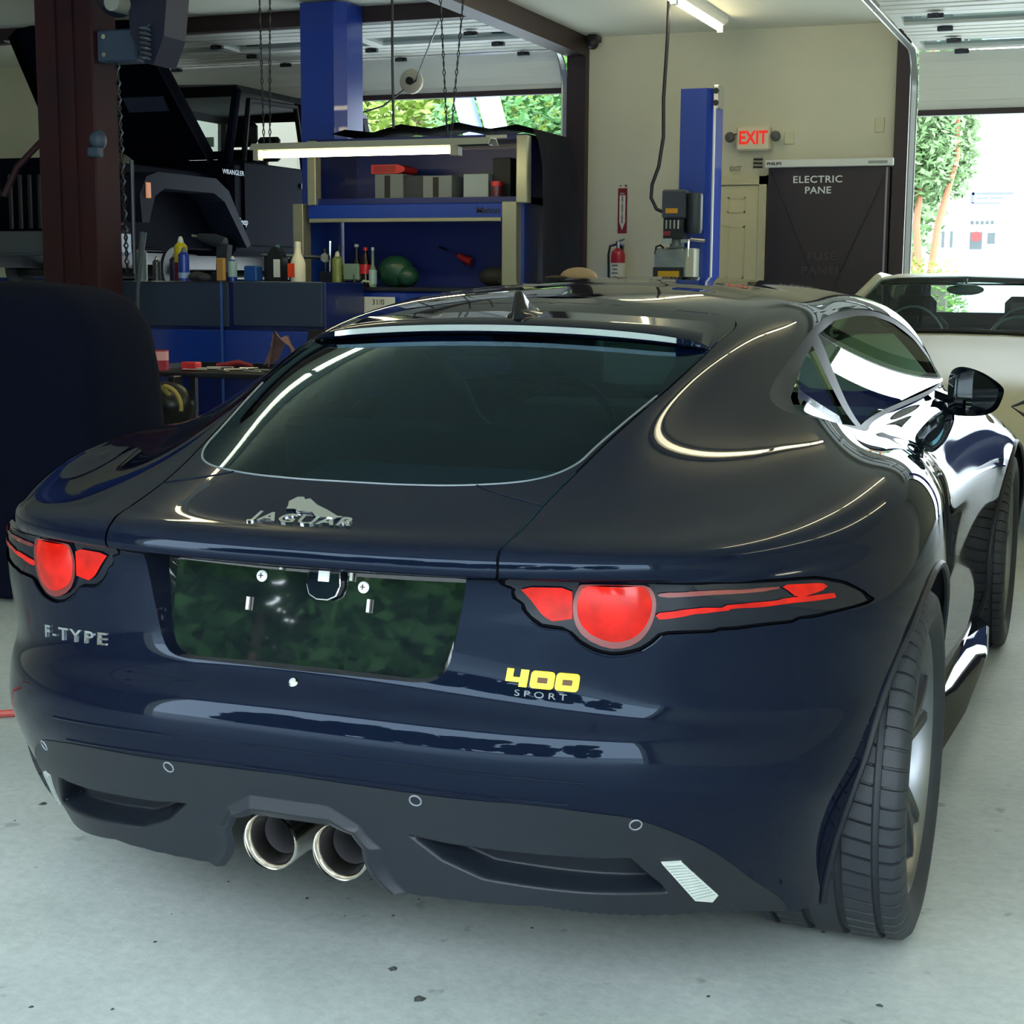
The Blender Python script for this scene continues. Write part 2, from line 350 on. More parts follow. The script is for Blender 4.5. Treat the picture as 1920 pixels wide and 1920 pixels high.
# brown boxed beam that carries the ceiling edge of the left bay
struct('trim_7', MB().box(-2.99, -2.83, 3.4, YB-.09, 3.02, CEIL), BROWN)
struct('trim_8', MB().box(-7.4, -3.0, 8.12, 8.21, 3.06, CEIL), BROWN)
# ---- overhead sectional doors (raised)
GLAZ = glass_mat('door_pane_glass', (.55, .68, .72, 1))
def section(parent, p0, p1, x0, x1, nrm, windows=0, ribs=4):
    """one door section between the edge lines p0, p1 = (y, z); nrm points indoors"""
    p0, p1, nrm = Vector((0,)+p0), Vector((0,)+p1), Vector((0,)+nrm); t = p1-p0; mb = MB()
    def slab(a, b, xa, xb, d0, d1, m_):
        P_ = [p0+t*a+nrm*d0, p0+t*b+nrm*d0, p0+t*b+nrm*d1, p0+t*a+nrm*d1]
        m_.add([(x, q.y, q.z) for x in (xa, xb) for q in P_], [(0, 1, 2, 3), (7, 6, 5, 4), (0, 4, 5, 1), (1, 5, 6, 2), (2, 6, 7, 3), (3, 7, 4, 0)])
    if not windows:
        slab(0, 1, x0, x1, -.03, 0, mb)
        o = mb.build('door_section', WHITEDOOR, parent)
        for k in range(1, ribs):
            mr = MB(); slab(k/ribs-.022, k/ribs+.022, x0, x1, 0, .006, mr); mr.build('section_rib', WHITEDOOR, o)
        return o
    slab(0, .2, x0, x1, -.03, .012, mb); slab(.8, 1, x0, x1, -.03, .012, mb)
    wd = (x1-x0)/windows
    for k in range(windows+1):
        c = x0+k*wd; slab(.2, .8, max(x0, c-.05), min(x1, c+.05), -.03, .012, mb)
    o = mb.build('door_section', WHITEDOOR, parent)
    for k in range(windows):
        g_ = MB(); slab(.2, .8, x0+k*wd+.05, x0+(k+1)*wd-.05, -.015, -.01, g_); g_.build('door_pane', GLAZ, o)
    return o
def hinge(parent, x, y, z):
    MB().box(x-.05, x+.05, y-.02, y+.02, z-.03, z, .004).box(x-.02, x+.02, y-.035, y+.035, z-.02, z).build('door_hinge', DARKSTEEL, parent)
def overhead(name, label, x0, x1, zb, zt, n, ywall=YB-.02, dirn=-1, tilt=.10, win=(1,)):
    """raised sectional door: lowest section upright in the opening, the rest lying under the ceiling"""
    d = thing(name, label, 'garage door', ((x0+x1)/2, ywall, zb))
    y1 = ywall+dirn*tilt
    section(d, (ywall, zb), (y1, zt), x0, x1, (dirn, 0), 0, 5)
    MB().box(x0, x1, ywall-.03, ywall+.03, zb-.03, zb+.012).build('bottom_seal', BROWN, d)
    y = y1
    for k in range(n):
        z = zt+.02
        section(d, (y, z), (y+dirn*.53, z+.012), x0, x1, (0, -1), 3 if k in win else 0, 4)
        for x in np.linspace(x0+.3, x1-.3, 4): hinge(d, x, y, z-.012)
        y += dirn*.545
    for x, s in ((x0-.03, 1), (x1+.03, -1)):
        pts = [(x, ywall+dirn*.05, 1e-3), (x, ywall+dirn*.05, zt-.28)]+[(x, ywall+dirn*(.05+.28*(1-math.cos(a))), zt-.28+.28*math.sin(a)) for a in np.linspace(.2, PI/2, 7)]+[(x, y+dirn*.2, zt+.005)]
        rows = [[(p[0]-.022, p[1], p[2]), (p[0]+.022, p[1], p[2])] for p in pts]
        m_ = MB().grid(rows); m_.tube([(p[0]-.022, p[1], p[2]) for p in pts], .006, 6).tube([(p[0]+.022, p[1], p[2]) for p in pts], .006, 6); m_.build('door_track', TRACK, d)
        m2 = MB()
        for yy in (y+.3, (y+ywall)/2): m2.box(x-.02, x+.02, yy-.015, yy+.015, zt, CEIL)
        m2.build('track_hanger', TRACK, d)
    return d
dl = overhead('garage_door', 'white sectional garage door raised over the opening behind the blue tool chest', LX0+.05, LX1-.06, 2.775, 3.06, 3)
dr_ = overhead('garage_door', 'white sectional garage door raised halfway over the white coupe', RX0+.06, RX1-.05, 2.515, 2.93, 4, win=(0, 2))
df_ = overhead('garage_door', 'white sectional garage door raised under the ceiling of the entrance bay', -3.5, 4.2, 2.86, 2.98, 6, YF+.05, 1, .12, ())
# pull disc on the left rear door, with its chain
pd = thing('pull_disc', 'round beige pulley disc hanging on a chain before the raised door', 'pulley', (-4.05, 9.3, 2.72))
MB().lathe([(.0001, .03), (.075, .03), (.095, .015), (.095, -.015), (.075, -.03), (.0001, -.03)], (-4.05, 9.3, 2.80), 'y', 24).build('disc', mat('beige_enamel', '#b9b09a', .5), pd)
MB().lathe([(.0001, .05), (.03, .05), (.03, -.05), (.0001, -.05)], (-4.05, 9.3, 2.80), 'y', 14).build('hub', DARKSTEEL, pd)
MB().tube([(-3.2, 8.05, 3.16), (-3.6, 8.65, 2.98), (-4.0, 9.27, 2.80), (-4.3, 9.3, 2.62), (-4.72, 9.3, 2.52), (-4.84, 9.3, 2.53)], .007, 6).build('chain', DARKSTEEL, pd)

# ------------------------------------------------------------------ outside
ASPH = mat('pale_concrete_yard', '#c3c6c4', .85, noise=(.4, .3, '#aeb2b1'))
struct('yard_ground', MB().box(-60, 60, YB, 90, -.2, -.02), ASPH); struct('forecourt_ground', MB().box(-60, 60, -60, YF, -.2, -.02), ASPH)
BARK = mat('grey_brown_bark', '#7a6a5c', .9, bump=(20, .5)); REDBARK = mat('red_brown_bark', '#8e5a40', .9)
LEAFS = [mat('leaf_yellow_green', '#66801f', .6), mat('leaf_mid_green', '#35682a', .6), mat('leaf_grey_green', '#5a7548', .6), mat('leaf_deep_green', '#2c5524', .6)]
def leaves(name, parent, blobs, n, size, m, rnd):
    V, F = [], []
    for k in range(n):
        c, r = blobs[rnd.randrange(len(blobs))]
        d = Vector((rnd.gauss(0, 1), rnd.gauss(0, 1), rnd.gauss(0, 1))).normalized()*(rnd.random()**.4)
        p = Vector((c[0]+d.x*r[0], c[1]+d.y*r[1], c[2]+d.z*r[2])); a = Vector((rnd.gauss(0, 1), rnd.gauss(0, 1), rnd.gauss(0, .6))).normalized(); b = a.orthogonal().normalized()
        s = size*rnd.uniform(.6, 1.4); o = len(V)
        V += [tuple(p-a*s), tuple(p+b*s*.45+a*s*.1), tuple(p+a*s), tuple(p-b*s*.45+a*s*.1)]; F += [(o, o+1, o+2), (o, o+2, o+3)]
    me = bpy.data.meshes.new(name); me.from_pydata(V, [], F); me.update()
    return tag(link(name, me, m, parent), kind='stuff')
def tree(name, label, x, y, h, cr, ch, n, size, mi, seed, bark=BARK, stems=1, group=None):
    rnd = random.Random(seed); t = thing(name, label, 'tree', (x, y, 0), 0, group)
    for k in range(stems):
        ox = (k-(stems-1)/2)*.32; pts = [(x+ox*(.4+.3*i)+rnd.uniform(-.1, .1), y+rnd.uniform(-.1, .1), h*.78*i/5) for i in range(6)]
        MB().tube(pts, [.075, .07, .06, .05, .04, .03] if stems > 1 else [.3, .26, .22, .17, .12, .06], 8).build('trunk', bark, t)
    blobs = [((x+rnd.uniform(-cr, cr)*.8, y+rnd.uniform(-cr, cr)*.6, h-ch/2+rnd.uniform(-ch, ch)*.42), (cr*rnd.uniform(.3, .5), cr*.4, ch*rnd.uniform(.12, .22))) for _ in range(16)]
    leaves('foliage', t, blobs, n, size, LEAFS[mi], rnd)
    return t
tree('broad_tree', 'sunlit yellow-green tree just outside the left rear door', -7.6, 17.0, 6.8, 2.6, 6.4, 26000, .065, 0, 1)
tree('broad_tree', 'thick-trunked tree with sparse yellowish leaves seen over the tool chest', -7.3, 20.5, 8, 2.4, 5.0, 16000, .08, 0, 2)
tree('broad_tree', 'mid-green leafy tree beside the left rear door post', -4.3, 14.5, 6.0, 1.5, 5.8, 26000, .055, 1, 3)
tree('broad_tree', 'pale green tree filling the yard behind the left door', -13.5, 26, 9, 4, 8.4, 8000, .17, 0, 4)
tree('tall_tree', 'grey-green tree with several red-brown stems by the white house', -2.15, 26, 7.2, 1.35, 4.5, 22000, .07, 2, 5, REDBARK, 3)
tree('tall_tree', 'tall pale tree behind the red-stemmed tree', -6.6, 44, 15, 3.2, 12.5, 20000, .15, 2, 6)
for k, (x, y, h, lab) in enumerate(((-13, -22, 8, 'dark green tree facing the entrance, far end of the row'), (-7, -23, 9, 'dark green tree facing the entrance beside the row end'), (-.5, -22.5, 8.5, 'dark green tree straight across from the entrance'), (5.8, -23, 8, 'dark green tree across the forecourt near the kerb'), (12, -22, 9, 'dark green tree at the other end of the forecourt row'), (-3.6, -20, 8, 'bushy dark green tree filling the gap in the forecourt row'), (2.6, -20.5, 8, 'bushy dark green tree between the taller forecourt trees'), (-10.2, -20, 8.5, 'dense dark green tree next to the end of the forecourt row'), (-14.5, -29, 11, 'tall dark tree behind the forecourt row end'), (-10.6, -28, 12, 'tallest dark tree behind the forecourt row'), (-5.5, -29, 11, 'tall dark tree rising behind the bushy one'))):
    tree('shade_tree', lab, x, y, h, 3.0, h*.98, 14000, .26, 3, 20+k)
hd = thing('hedge', 'low clipped green hedge on the yard edge before the white house', 'hedge', (-1.9, 19, 0)); MB().box(-2.9, -.95, 18.8, 19.4, -.02, 1.3).build('stems', BARK, hd)
leaves('hedge_leaves', hd, [((x, 19.1, .85), (.3, .45, .75)) for x in np.linspace(-2.8, -1.0, 10)], 12000, .035, LEAFS[0], random.Random(9))
# white house with gable
WH = mat('white_stucco', '#f2f4f4', .8); GREYW = mat('pale_grey_window', '#b9c2c4', .3)
hs = thing('white_house', 'white gabled house with small windows across the yard', 'house', (-1, 60, 0))
MB().prism([(-4.86, -.02), (-4.86, 6.5), (-.2, 9.55), (4.5, 6.5), (4.5, -.02)], 60, 68, 'xz').build('wall', WH, hs)
MB().prism([(-5.3, 6.2), (-.2, 9.5), (4.9, 6.2), (4.9, 6.5), (-.2, 9.85), (-5.3, 6.5)], 59.5, 68.5, 'xz').build('roof', mat('pale_roof', '#cdd2d2', .8), hs)
MB().prism([(-5.68, -.02), (-5.68, 3.55), (-4.86, 3.95), (-4.86, -.02)], 59, 65, 'xz').build('annex_wall', WH, hs)
BLIND = mat('cream_blind', '#8f907c', .6); GREYW = mat('grey_window', '#3f4648', .3)
for x in (-4.44, -3.83, -3.22): MB().box(x, x+.40, 59.95, 60.02, 4.98, 5.78).build('window', BLIND, hs)
for x in (-5.45, -5.15): MB().box(x, x+.11, 58.95, 59.02, 2.55, 3.15).build('window', GREYW, hs)
for k in range(5): MB().box(-4.53+k*.18, -4.41+k*.18, 59.95, 60.01, 3.42, 3.56).build('sign_letter', GREYW, hs)
MB().box(-4.53, -4.08, 59.95, 60.01, 2.5, 3.15).build('window', GREYW, hs); MB().box(-3.9, -3.62, 59.95, 60.01, 2.7, 3.12).build('window', GREYW, hs)
MB().lathe([(.0001, 0), (.19, 0), (.19, .02)], (-4.3, 59.93, 2.98), 'y', 18).build('window_sticker', mat('red_sticker', '#8c2222', .5), hs)
lg = MB().box(-4.52, -3.05, 59.95, 60.01, 4.50, 4.60).box(-4.58, -4.44, 59.95, 60.01, 4.2, 4.60).box(-4.52, -3.5, 59.95, 60.01, 4.17, 4.23).box(-4.35, -3.95, 59.95, 60.01, 4.35, 4.42).box(-3.85, -3.4, 59.95, 60.01, 4.35, 4.42); lg.build('wall_logo', mat('lilac_grey_logo', '#4a4f7a', .5), hs)
yc = thing('parked_car', 'pale car parked in the yard behind the hedge', 'car', (-3.9, 23, 0))
MB().grid([[(-6.0+x*.98, y, z) for x, z in ((0, .35), (.05, 1.1), (.7, 1.28), (1.2, 1.85), (2.9, 1.88), (3.5, 1.3), (4.1, 1.1), (4.2, .35))] for y in (22.2, 23.9)], smooth=False).add([(-6.0+x*.98, y, z) for y in (22.2, 23.9) for x, z in ((0, .35), (.05, 1.1), (.7, 1.28), (1.2, 1.85), (2.9, 1.88), (3.5, 1.3), (4.1, 1.1), (4.2, .35))], [tuple(range(8)), tuple(range(8, 16))]).build('body', mat('pale_silver_paint', '#cfd6dc', .3, .3, .5), yc)
MB().prism([(-4.75, 1.30), (-4.45, 1.78), (-3.25, 1.80), (-2.8, 1.30)], 22.17, 22.2, 'xz').build('side_window', mat('dim_car_glass', '#6f7ea8', .1), yc)
for x in (-5.2, -2.7): MB().lathe([(.0001, -.1), (.2, -.1), (.31, -.09), (.31, .09), (.0001, .1)], (x, 22.25, .31), 'y', 20).build('wheel', RUBBER, yc)
# slanted pale frame seen through the left door, and the neighbour's cream wall
ap = thing('pale_frame', 'slanted pale blue and white frame standing outside the left door', 'frame', (-4.75, 12.5, 0))
MB().tube([(-5.24, 12.5, 3.78), (-4.96, 12.5, 3.01), (-4.77, 12.5, 2.41), (-4.4, 12.5, -.02)], .10, 10).build('frame_tube', mat('pale_blue_paint', '#6f80c8', .4), ap)
MB().tube([(-4.96, 12.5, 3.78), (-4.70, 12.5, 3.01), (-4.52, 12.5, 2.41), (-4.15, 12.5, -.02)], .11, 10).build('frame_tube', WH, ap)
MB().tube([(-5.2, 12.5, 3.7), (-4.92, 12.5, 3.7)], .06, 8).build('crossbar', WH, ap)
struct('wall_neighbour', MB().box(-16, -7.05, 12.9, 13.1, -.02, 4.5), mat('neighbour_stucco', '#56554b', .85))
# ------------------------------------------------------------------ black coupe
NET = fit()
def S_at(u, v):
    u = np.asarray(u, float); v = np.asarray(v, float); sg = np.where(u < 0, -1., 1.); a = np.abs(u)
    out = np.zeros((len(u), 3)); Bv = basis(NR, v); Bu = basis(NC, a)
    for k in range(3):
        s = -1 if k == 0 else 1
        C = ext(NR, NR, (0, s)) @ NET[..., k] @ ext(NC, NC, (s, s)).T
        out[:, k] = np.einsum('ni,ij,nj->n', Bv, C, Bu)
    out[:, 0] *= sg
    return out
def frame_at(u, v):
    """point, unit tangent to the right (image right seen from behind), unit tangent up, outward normal"""
    h = .02
    q = S_at([u, u+h, u-h, u, u], [v, v, v, v+h, v-h])
    tu = q[1]-q[2]; tv = q[3]-q[4]; n = np.cross(tu, tv); n /= np.linalg.norm(n)
    lu = np.linalg.norm(tu)/(2*h); tu = tu/np.linalg.norm(tu); tv = tv - tu*(tu@tv); lv = np.linalg.norm(tv)/(2*h); tv = tv/np.linalg.norm(tv)
    return q[0], tu, tv, n, lu, lv
def seg_dist(Q, A):
    """distance of points Q to polyline A (any dimension)"""
    d = np.full(len(Q), 1e9)
    for a, b in zip(A[:-1], A[1:]):
        e = b-a; t = np.clip(((Q-a) @ e)/max(e @ e, 1e-12), 0, 1)
        d = np.minimum(d, np.linalg.norm(Q-a-t[:, None]*e, axis=1))
    return d
def inside(Q, poly):
    c = np.zeros(len(Q), bool); n = len(poly)
    for i in range(n):
        (x0, y0), (x1, y1) = poly[i], poly[(i+1) % n]
        if y0 == y1: continue
        m = ((Q[:, 1] < y0) != (Q[:, 1] < y1)) & (Q[:, 0] < (x1-x0)*(Q[:, 1]-y0)/(y1-y0)+x0)
        c ^= m
    return c
def smooth_line(pts, n=8):
    """Catmull-Rom through 2-D points"""
    P_ = [np.array(p, float) for p in pts]; P_ = [2*P_[0]-P_[1]] + P_ + [2*P_[-1]-P_[-2]]; out = []
    for i in range(1, len(P_)-2):
        for k in range(n):
            t = k/n; a, b, c, d = P_[i-1:i+3]
            out.append(.5*((2*b)+(c-a)*t+(2*a-5*b+4*c-d)*t*t+(3*b-a-3*c+d)*t**3))
    return out + [P_[-2]]
class Skin:
    def __init__(s, us, vs):
        G = evalS(NET, us, vs); nv, nu = G.shape[:2]
        n = np.cross(np.gradient(G, axis=1), np.gradient(G, axis=0)); n[:, us == 0, 0] = 0; n[:, us == NC-1, 0] = 0
        if vs[-1] == NR-1: n[-1, :, 0] = 0; n[-1, :, 1] = n[-2, :, 1]; n[-1, :, 2] = np.maximum(n[-2, :, 2], 1e-6)
        n /= np.linalg.norm(n, axis=2, keepdims=True)+1e-12
        U, V = np.meshgrid(us, vs)
        s.uv = np.stack([U, V], -1).reshape(-1, 2); s.X = G.reshape(-1, 3); s.N = n.reshape(-1, 3)
        s.faces = [(i*nu+j, i*nu+j+1, (i+1)*nu+j+1, (i+1)*nu+j) for i in range(nv-1) for j in range(nu-1)]
    def cut(s, faces, f):
        """split faces along f = 0; returns (f<0, f>=0)"""
        neg, pos, cache = [], [], {}; uv, X, N = [], [], []; base = len(s.X); sg = f >= 0
        def mid(a, b):
            k = (a, b) if a < b else (b, a)
            if k not in cache:
                a, b = k; t = f[a]/(f[a]-f[b])
                uv.append(s.uv[a]*(1-t)+s.uv[b]*t); X.append(s.X[a]*(1-t)+s.X[b]*t)
                n = s.N[a]*(1-t)+s.N[b]*t; N.append(n/(np.linalg.norm(n)+1e-12)); cache[k] = base+len(X)-1
            return cache[k]
        for q in faces:
            ss = [sg[i] for i in q]
            if all(ss): pos.append(q)
            elif not any(ss): neg.append(q)
            else:
                A, B = [], []; m = len(q)
                for i in range(m):
                    a, b = q[i], q[(i+1) % m]
                    (B if sg[a] else A).append(a)
                    if sg[a] != sg[b]: e = mid(a, b); A.append(e); B.append(e)
                if len(A) > 2: neg.append(tuple(A))
                if len(B) > 2: pos.append(tuple(B))
        if X: s.uv = np.vstack([s.uv, uv]); s.X = np.vstack([s.X, X]); s.N = np.vstack([s.N, N])
        return neg, pos
    def poly(s, poly, coords=None, rng=None):
        """signed 3-D-ish field of a polygon: negative inside"""
        Q = s.uv if coords is None else coords(s); P_ = np.array(poly, float)
        d = seg_dist(Q, np.vstack([P_, P_[:1]])); f = np.where(inside(Q, P_), -d, d)
        if rng is not None: f = np.where(rng(s), f, 9.)
        return f
    def seam(s, line, sgn):
        """3-D distance to a seam line given in (u, v), signed by sgn"""
        L = np.array(line, float); A = S_at(np.clip(L[:, 0], 0, NC-1), np.clip(L[:, 1], 0, NR-1))
        return np.where(sgn < 0, -1, 1)*seg_dist(s.X, A)
    def part(s, name, faces, m, parent, off=0, side=0, xf=None, custom=True):
        idx = sorted({i for q in faces for i in q}); mp = {i: k for k, i in enumerate(idx)}
        X = s.X[idx]+s.N[idx]*off; N = s.N[idx]
        if xf is not None: X = xf(X, s.uv[idx], N)
        V, F, M = [], [], []
        for sd in ((1, -1) if side == 0 else (side,)):
            o = len(V); V += (X*[sd, 1, 1]).tolist(); M += (N*[sd, 1, 1]).tolist()
            F += [tuple(mp[i]+o for i in (q if sd > 0 else q[::-1])) for q in faces]
        me = bpy.data.meshes.new(name); me.from_pydata(V, [], F)
        me.polygons.foreach_set('use_smooth', [True]*len(me.polygons)); me.update()
        if custom: me.normals_split_custom_set_from_vertices(M)
        return link(name, me, m, parent)
SIDES = ((1, 'right'), (-1, 'left'))

car = thing('sports_coupe', 'black two-door sports coupe with yellow 400 badge and twin exhaust pipes', 'car', (0, 2.24, 0))
K = 10
sk = Skin(np.linspace(0, NC-1, (NC-1)*K+1), np.linspace(0, NR-1, (NR-1)*K+1))
F0 = sk.faces
AX_R, AX_F = (.885, .345), (3.55, .345)
def arch(F, ax, R, u0, u1):
    d = np.hypot(sk.X[:, 1]-ax[0], sk.X[:, 2]-ax[1]); f = np.where((sk.uv[:, 0] > u0) & (sk.uv[:, 0] < u1) & (sk.uv[:, 1] < 9), R-d, -1.)
    return sk.cut(F, f)[0]
F0 = arch(F0, AX_R, .39, 5.4, 10.6); F0 = arch(F0, AX_F, .385, 12.6, 17.2)
# lower valance is a separate moulding
DIFF = smooth_line([(-1, 2.52), (.1, 2.5), (1.42, 2.43), (2.43, 2.45), (3.12, 2.33), (3.42, 2.18), (3.92, 1.72), (4.82, .85), (5.72, .22), (6.0, -.3)])
DPOLY = [tuple(p) for p in DIFF] + [(-1, -.3)]
_, F0 = sk.cut(F0, sk.poly(DPOLY))
# tail lamps
LAMP = [(1.98, 7.18), (2.68, 7.12), (3.53, 7.18), (4.12, 7.2), (4.98, 7.26), (5.52, 7.2), (5.93, 6.9), (6.4, 6.38), (5.55, 6.33), (4.48, 6.22), (3.68, 6.15),
        (3.6, 6.12), (3.53, 6.02), (3.38, 5.9), (3.14, 5.83), (2.95, 5.86), (2.78, 5.98), (2.65, 6.15), (2.4, 6.18), (2.3, 6.28)]
g = sk.seam(LAMP+LAMP[:1], sk.poly(LAMP)); fl, F0 = sk.cut(F0, g-.0035)
g = sk.seam(LAMP+LAMP[:1], sk.poly(LAMP)); F_gap, F_lamp = sk.cut(fl, -g-.0015); F_lampgap = F_gap
# number plate pocket
POCK = [(-1, 7.12), (1.70, 7.15), (1.69, 7.0), (1.66, 6.6), (1.6, 6.08), (1.52, 5.5), (1.46, 5.25), (1.36, 5.1), (1.2, 5.05), (.8, 5.03), (-1, 4.98)]
F_pock, F0 = sk.cut(F0, sk.poly(POCK))
# tailgate
SEAM = smooth_line([(1.98, 7.18), (2.05, 8.2), (2.05, 8.95), (2.09, 9.4), (2.38, 10.93), (2.88, 11.92), (3.38, 12.88), (3.82, 13.78), (4.45, 14.15), (4.2, 14.45), (2.78, 14.92), (1.58, 15.2), (0, 15.25), (-1, 15.2)], 6)
SEAM = [(-1, 7.16), (1.9, 7.16)] + [tuple(p) for p in SEAM]
g = sk.seam(SEAM, sk.poly(SEAM+[(-1, 15.2)])); F_in, F_out = sk.cut(F0, g-.0022)
g = sk.seam(SEAM, sk.poly(SEAM+[(-1, 15.2)])); F_seam, F_hatch = sk.cut(F_in, -g-.0022)
WIN = [(-1, 11.89), (.4, 11.88), (.9, 11.85), (1.5, 11.78), (2.1, 11.69), (2.45, 11.71), (2.72, 11.86), (3.30, 12.9), (3.70, 13.72), (2.6, 14.08), (1.3, 14.22), (-1, 14.3)]
F_rwin, F_hatch = sk.cut(F_hatch, sk.poly(WIN))
# side windows
YZ = lambda s: s.X[:, 1:3]
sidezone = lambda s: (s.uv[:, 0] > 5.2) & (s.uv[:, 0] < 14.6) & (s.uv[:, 1] > 10.3)
DLO = [(.955, 1.035), (.985, 1.052), (1.07, 1.078), (1.28, 1.126), (1.553, 1.176), (1.876, 1.203), (2.16, 1.208), (2.40, 1.185), (2.62, 1.13), (2.80, 1.06), (2.98, .965), (2.5, .956), (2.0, .950), (1.6, .946), (1.36, .948), (1.123, .987), (.985, 1.012), (.958, 1.022)]
DLO = [tuple(p) for p in smooth_line(DLO[:11], 4)] + [tuple(p) for p in smooth_line(DLO[11:]+DLO[:1], 4)]
F_side, F_out = sk.cut(F_out, sk.poly(DLO, YZ, sidezone))
def inset(poly, d, d2=None):
    P_ = np.array(poly); c = P_.mean(0); out = []
    n = len(P_)
    for i in range(n):
        t = P_[(i+1) % n]-P_[i-1]; t = t/(np.linalg.norm(t)+1e-9); nn = np.array([-t[1], t[0]])
        if nn @ (c-P_[i]) < 0: nn = -nn
        out.append(tuple(P_[i]+nn*d(P_[i])))
    return out
GIN = [(1.022, 1.013), (1.014, 1.024), (1.045, 1.042), (1.144, 1.068), (1.30, 1.108), (1.522, 1.157), (1.788, 1.184), (2.06, 1.192), (2.2, 1.188), (2.38, 1.166), (2.60, 1.112), (2.78, 1.042), (2.93, .972), (2.5, .966), (2.0, .960), (1.6, .956), (1.38, .957), (1.16, .982)]
F_glass, F_trim = sk.cut(F_side, sk.poly(GIN, YZ, sidezone))
# divider between quarter pane and door pane
a0, a1 = np.array([1.48, 1.155]), np.array([1.37, .94])
def divf(w0):
    e = (a1-a0)/np.linalg.norm(a1-a0); n = np.array([-e[1], e[0]]); return (YZ(sk)-a0) @ n*-1-w0
f1, f2 = sk.cut(F_glass, divf(-.040)); F_q, rest = (f1, f2)
F_div, F_door = sk.cut(rest, divf(.040))
# door, windscreen
DOOR = [(1.72, .955), (1.75, .80), (1.80, .5), (1.78, .3), (1.74, .225), (2.4, .215), (2.98, .225), (3.04, .5), (3.06, .75), (3.04, .955), (2.4, .965)]
doorzone = lambda s: (s.uv[:, 0] > 8.5) & (s.uv[:, 0] < 14.5) & (s.uv[:, 1] < 11.6)
fd = sk.poly(DOOR, YZ, doorzone); F_doorp, F_out = sk.cut(F_out, fd-.002)
fd = sk.poly(DOOR, YZ, doorzone); F_doorp, F_doorgap = sk.cut(F_doorp, fd+.002)
WS = [(13.9, 12.2), (15.0, 12.15), (17, 12.1), (21, 12.1), (21, 14.7), (17, 14.62), (15, 14.5), (14.3, 14.3), (14.0, 13.4)]
F_ws, F_out = sk.cut(F_out, sk.poly(WS))
BUMP = [(-1, -1), (-1, 7.14), (1.98, 7.16), (3.6, 7.16), (5.5, 7.1), (6.4, 6.4), (6.9, 6.0), (7.6, 5.2), (7.4, -1)]
F_bump, F_out = sk.cut(F_out, sk.poly(BUMP))

sk.part('body_shell', F_out, PAINT, car)
sk.part('rear_bumper', F_bump, PAINT, car)
sk.part('tailgate', F_hatch, PAINT, car)
sk.part('tailgate_gap', F_seam, SEAL, car, -.004)
TINT = glass_mat('dark_tinted_glass', (.10, .18, .22, 1), 1.26, 0, (.5, .78, 1, 1))
SIDEG = glass_mat('side_window_glass', (.40, .58, .49, 1), 1.2)
tag(sk.part('rear_window', F_rwin, TINT, car, -.0015), 'dark teal tinted rear window')
gi = sorted({i for q in F_door+F_q for i in q}); yz_ = sk.X[gi][:, 1:]
def qf(y, z_): return np.stack([np.ones_like(y), y, z_, y*y, y*z_, z_*z_], 1)
pc = np.linalg.lstsq(qf(yz_[:, 0], yz_[:, 1]), sk.X[gi][:, 0], rcond=None)[0]
def pane(X, uv, N):
    # side panes are cut from one smooth bowed sheet
    X = X.copy(); X[:, 0] = qf(X[:, 1], X[:, 2]) @ pc-.006; return X
for sd, _ in SIDES:
    dr = sk.part('door', F_doorp, PAINT, car, 0, sd)
    sk.part('door_gap', F_doorgap, SEAL, car, -.004, sd)
    sk.part('door_window', F_door, SIDEG, dr, 0, sd, pane, False)
    sk.part('quarter_window', F_q, SIDEG, car, 0, sd, pane, False)
    sk.part('window_frame', F_trim+F_div, TRIMGREY, car, -.0015, sd)
sk.part('windscreen', F_ws, SIDEG, car, -.002)

# window gasket line along the lower edge of the rear window, and the shut lines of the pop-up spoiler
def skin_strip(name, line, r, m, parent, side=1, off=.0005):
    L = smooth_line(line, 8); P_ = S_at([p[0] for p in L], [p[1] for p in L])*[side, 1, 1]
    return MB().tube([tuple(p) for p in P_], r, 6).build(name, m, parent)
GREYLINE = mat('grey_window_gasket', (.10, .13, .15), .35)
skin_strip('window_gasket', [(s_*a_, b_) for s_, L_ in ((-1, 1), (1, -1)) for a_, b_ in [(3.3, 12.9), (2.88, 12.15), (2.72, 11.86), (2.45, 11.71), (2.1, 11.69), (1.5, 11.78), (.9, 11.85), (.4, 11.88), (0, 11.89)][:8+(s_ > 0)][::L_]], .0022, GREYLINE, car)
for sd, _ in SIDES:
    skin_strip('spoiler_shut_line', [(1.5, 11.78), (1.95, 11.38), (2.36, 10.95)], .0018, PAINT, car, sd)

for v_, u_ in ((3.14, 2.95), (2.58, 2.75)):
    skin_strip('bumper_edge', [(u_*t_, v_-(.03 if v_ > 3 else .05)*abs(t_)**3) for t_ in np.linspace(-1, 1, 15)], .0028, PAINT, car)
# ---- tail lamps
CIRC = [(3.48, 7.12), (3.56, 6.68), (3.54, 6.35), (3.45, 6.1), (3.3, 5.95), (3.12, 5.9), (2.95, 5.95), (2.8, 6.07), (2.72, 6.28), (2.71, 6.6), (2.79, 7.08)]
CIRC = [tuple(p) for p in smooth_line(CIRC, 4)]
CIN = [(3.13+(a-3.13)*.9, 6.58+(b-6.58)*.86) for a, b in CIRC]
LRED = [(2.17, 6.87), (2.70, 6.9), (2.70, 6.30), (2.5, 6.24), (2.40, 6.33)]
UPS = [(3.58, 6.84), (4.23, 6.95), (5.0, 7.03), (5.05, 6.93), (4.23, 6.82), (3.58, 6.72)]
LOS = [(3.56, 6.45), (4.23, 6.58), (5.18, 6.72), (5.78, 6.72), (5.85, 6.6), (5.18, 6.6), (4.23, 6.48), (3.56, 6.32)]
ENDP = [(4.98, 7.1), (5.58, 7.02), (5.7, 6.85), (5.25, 6.68)]
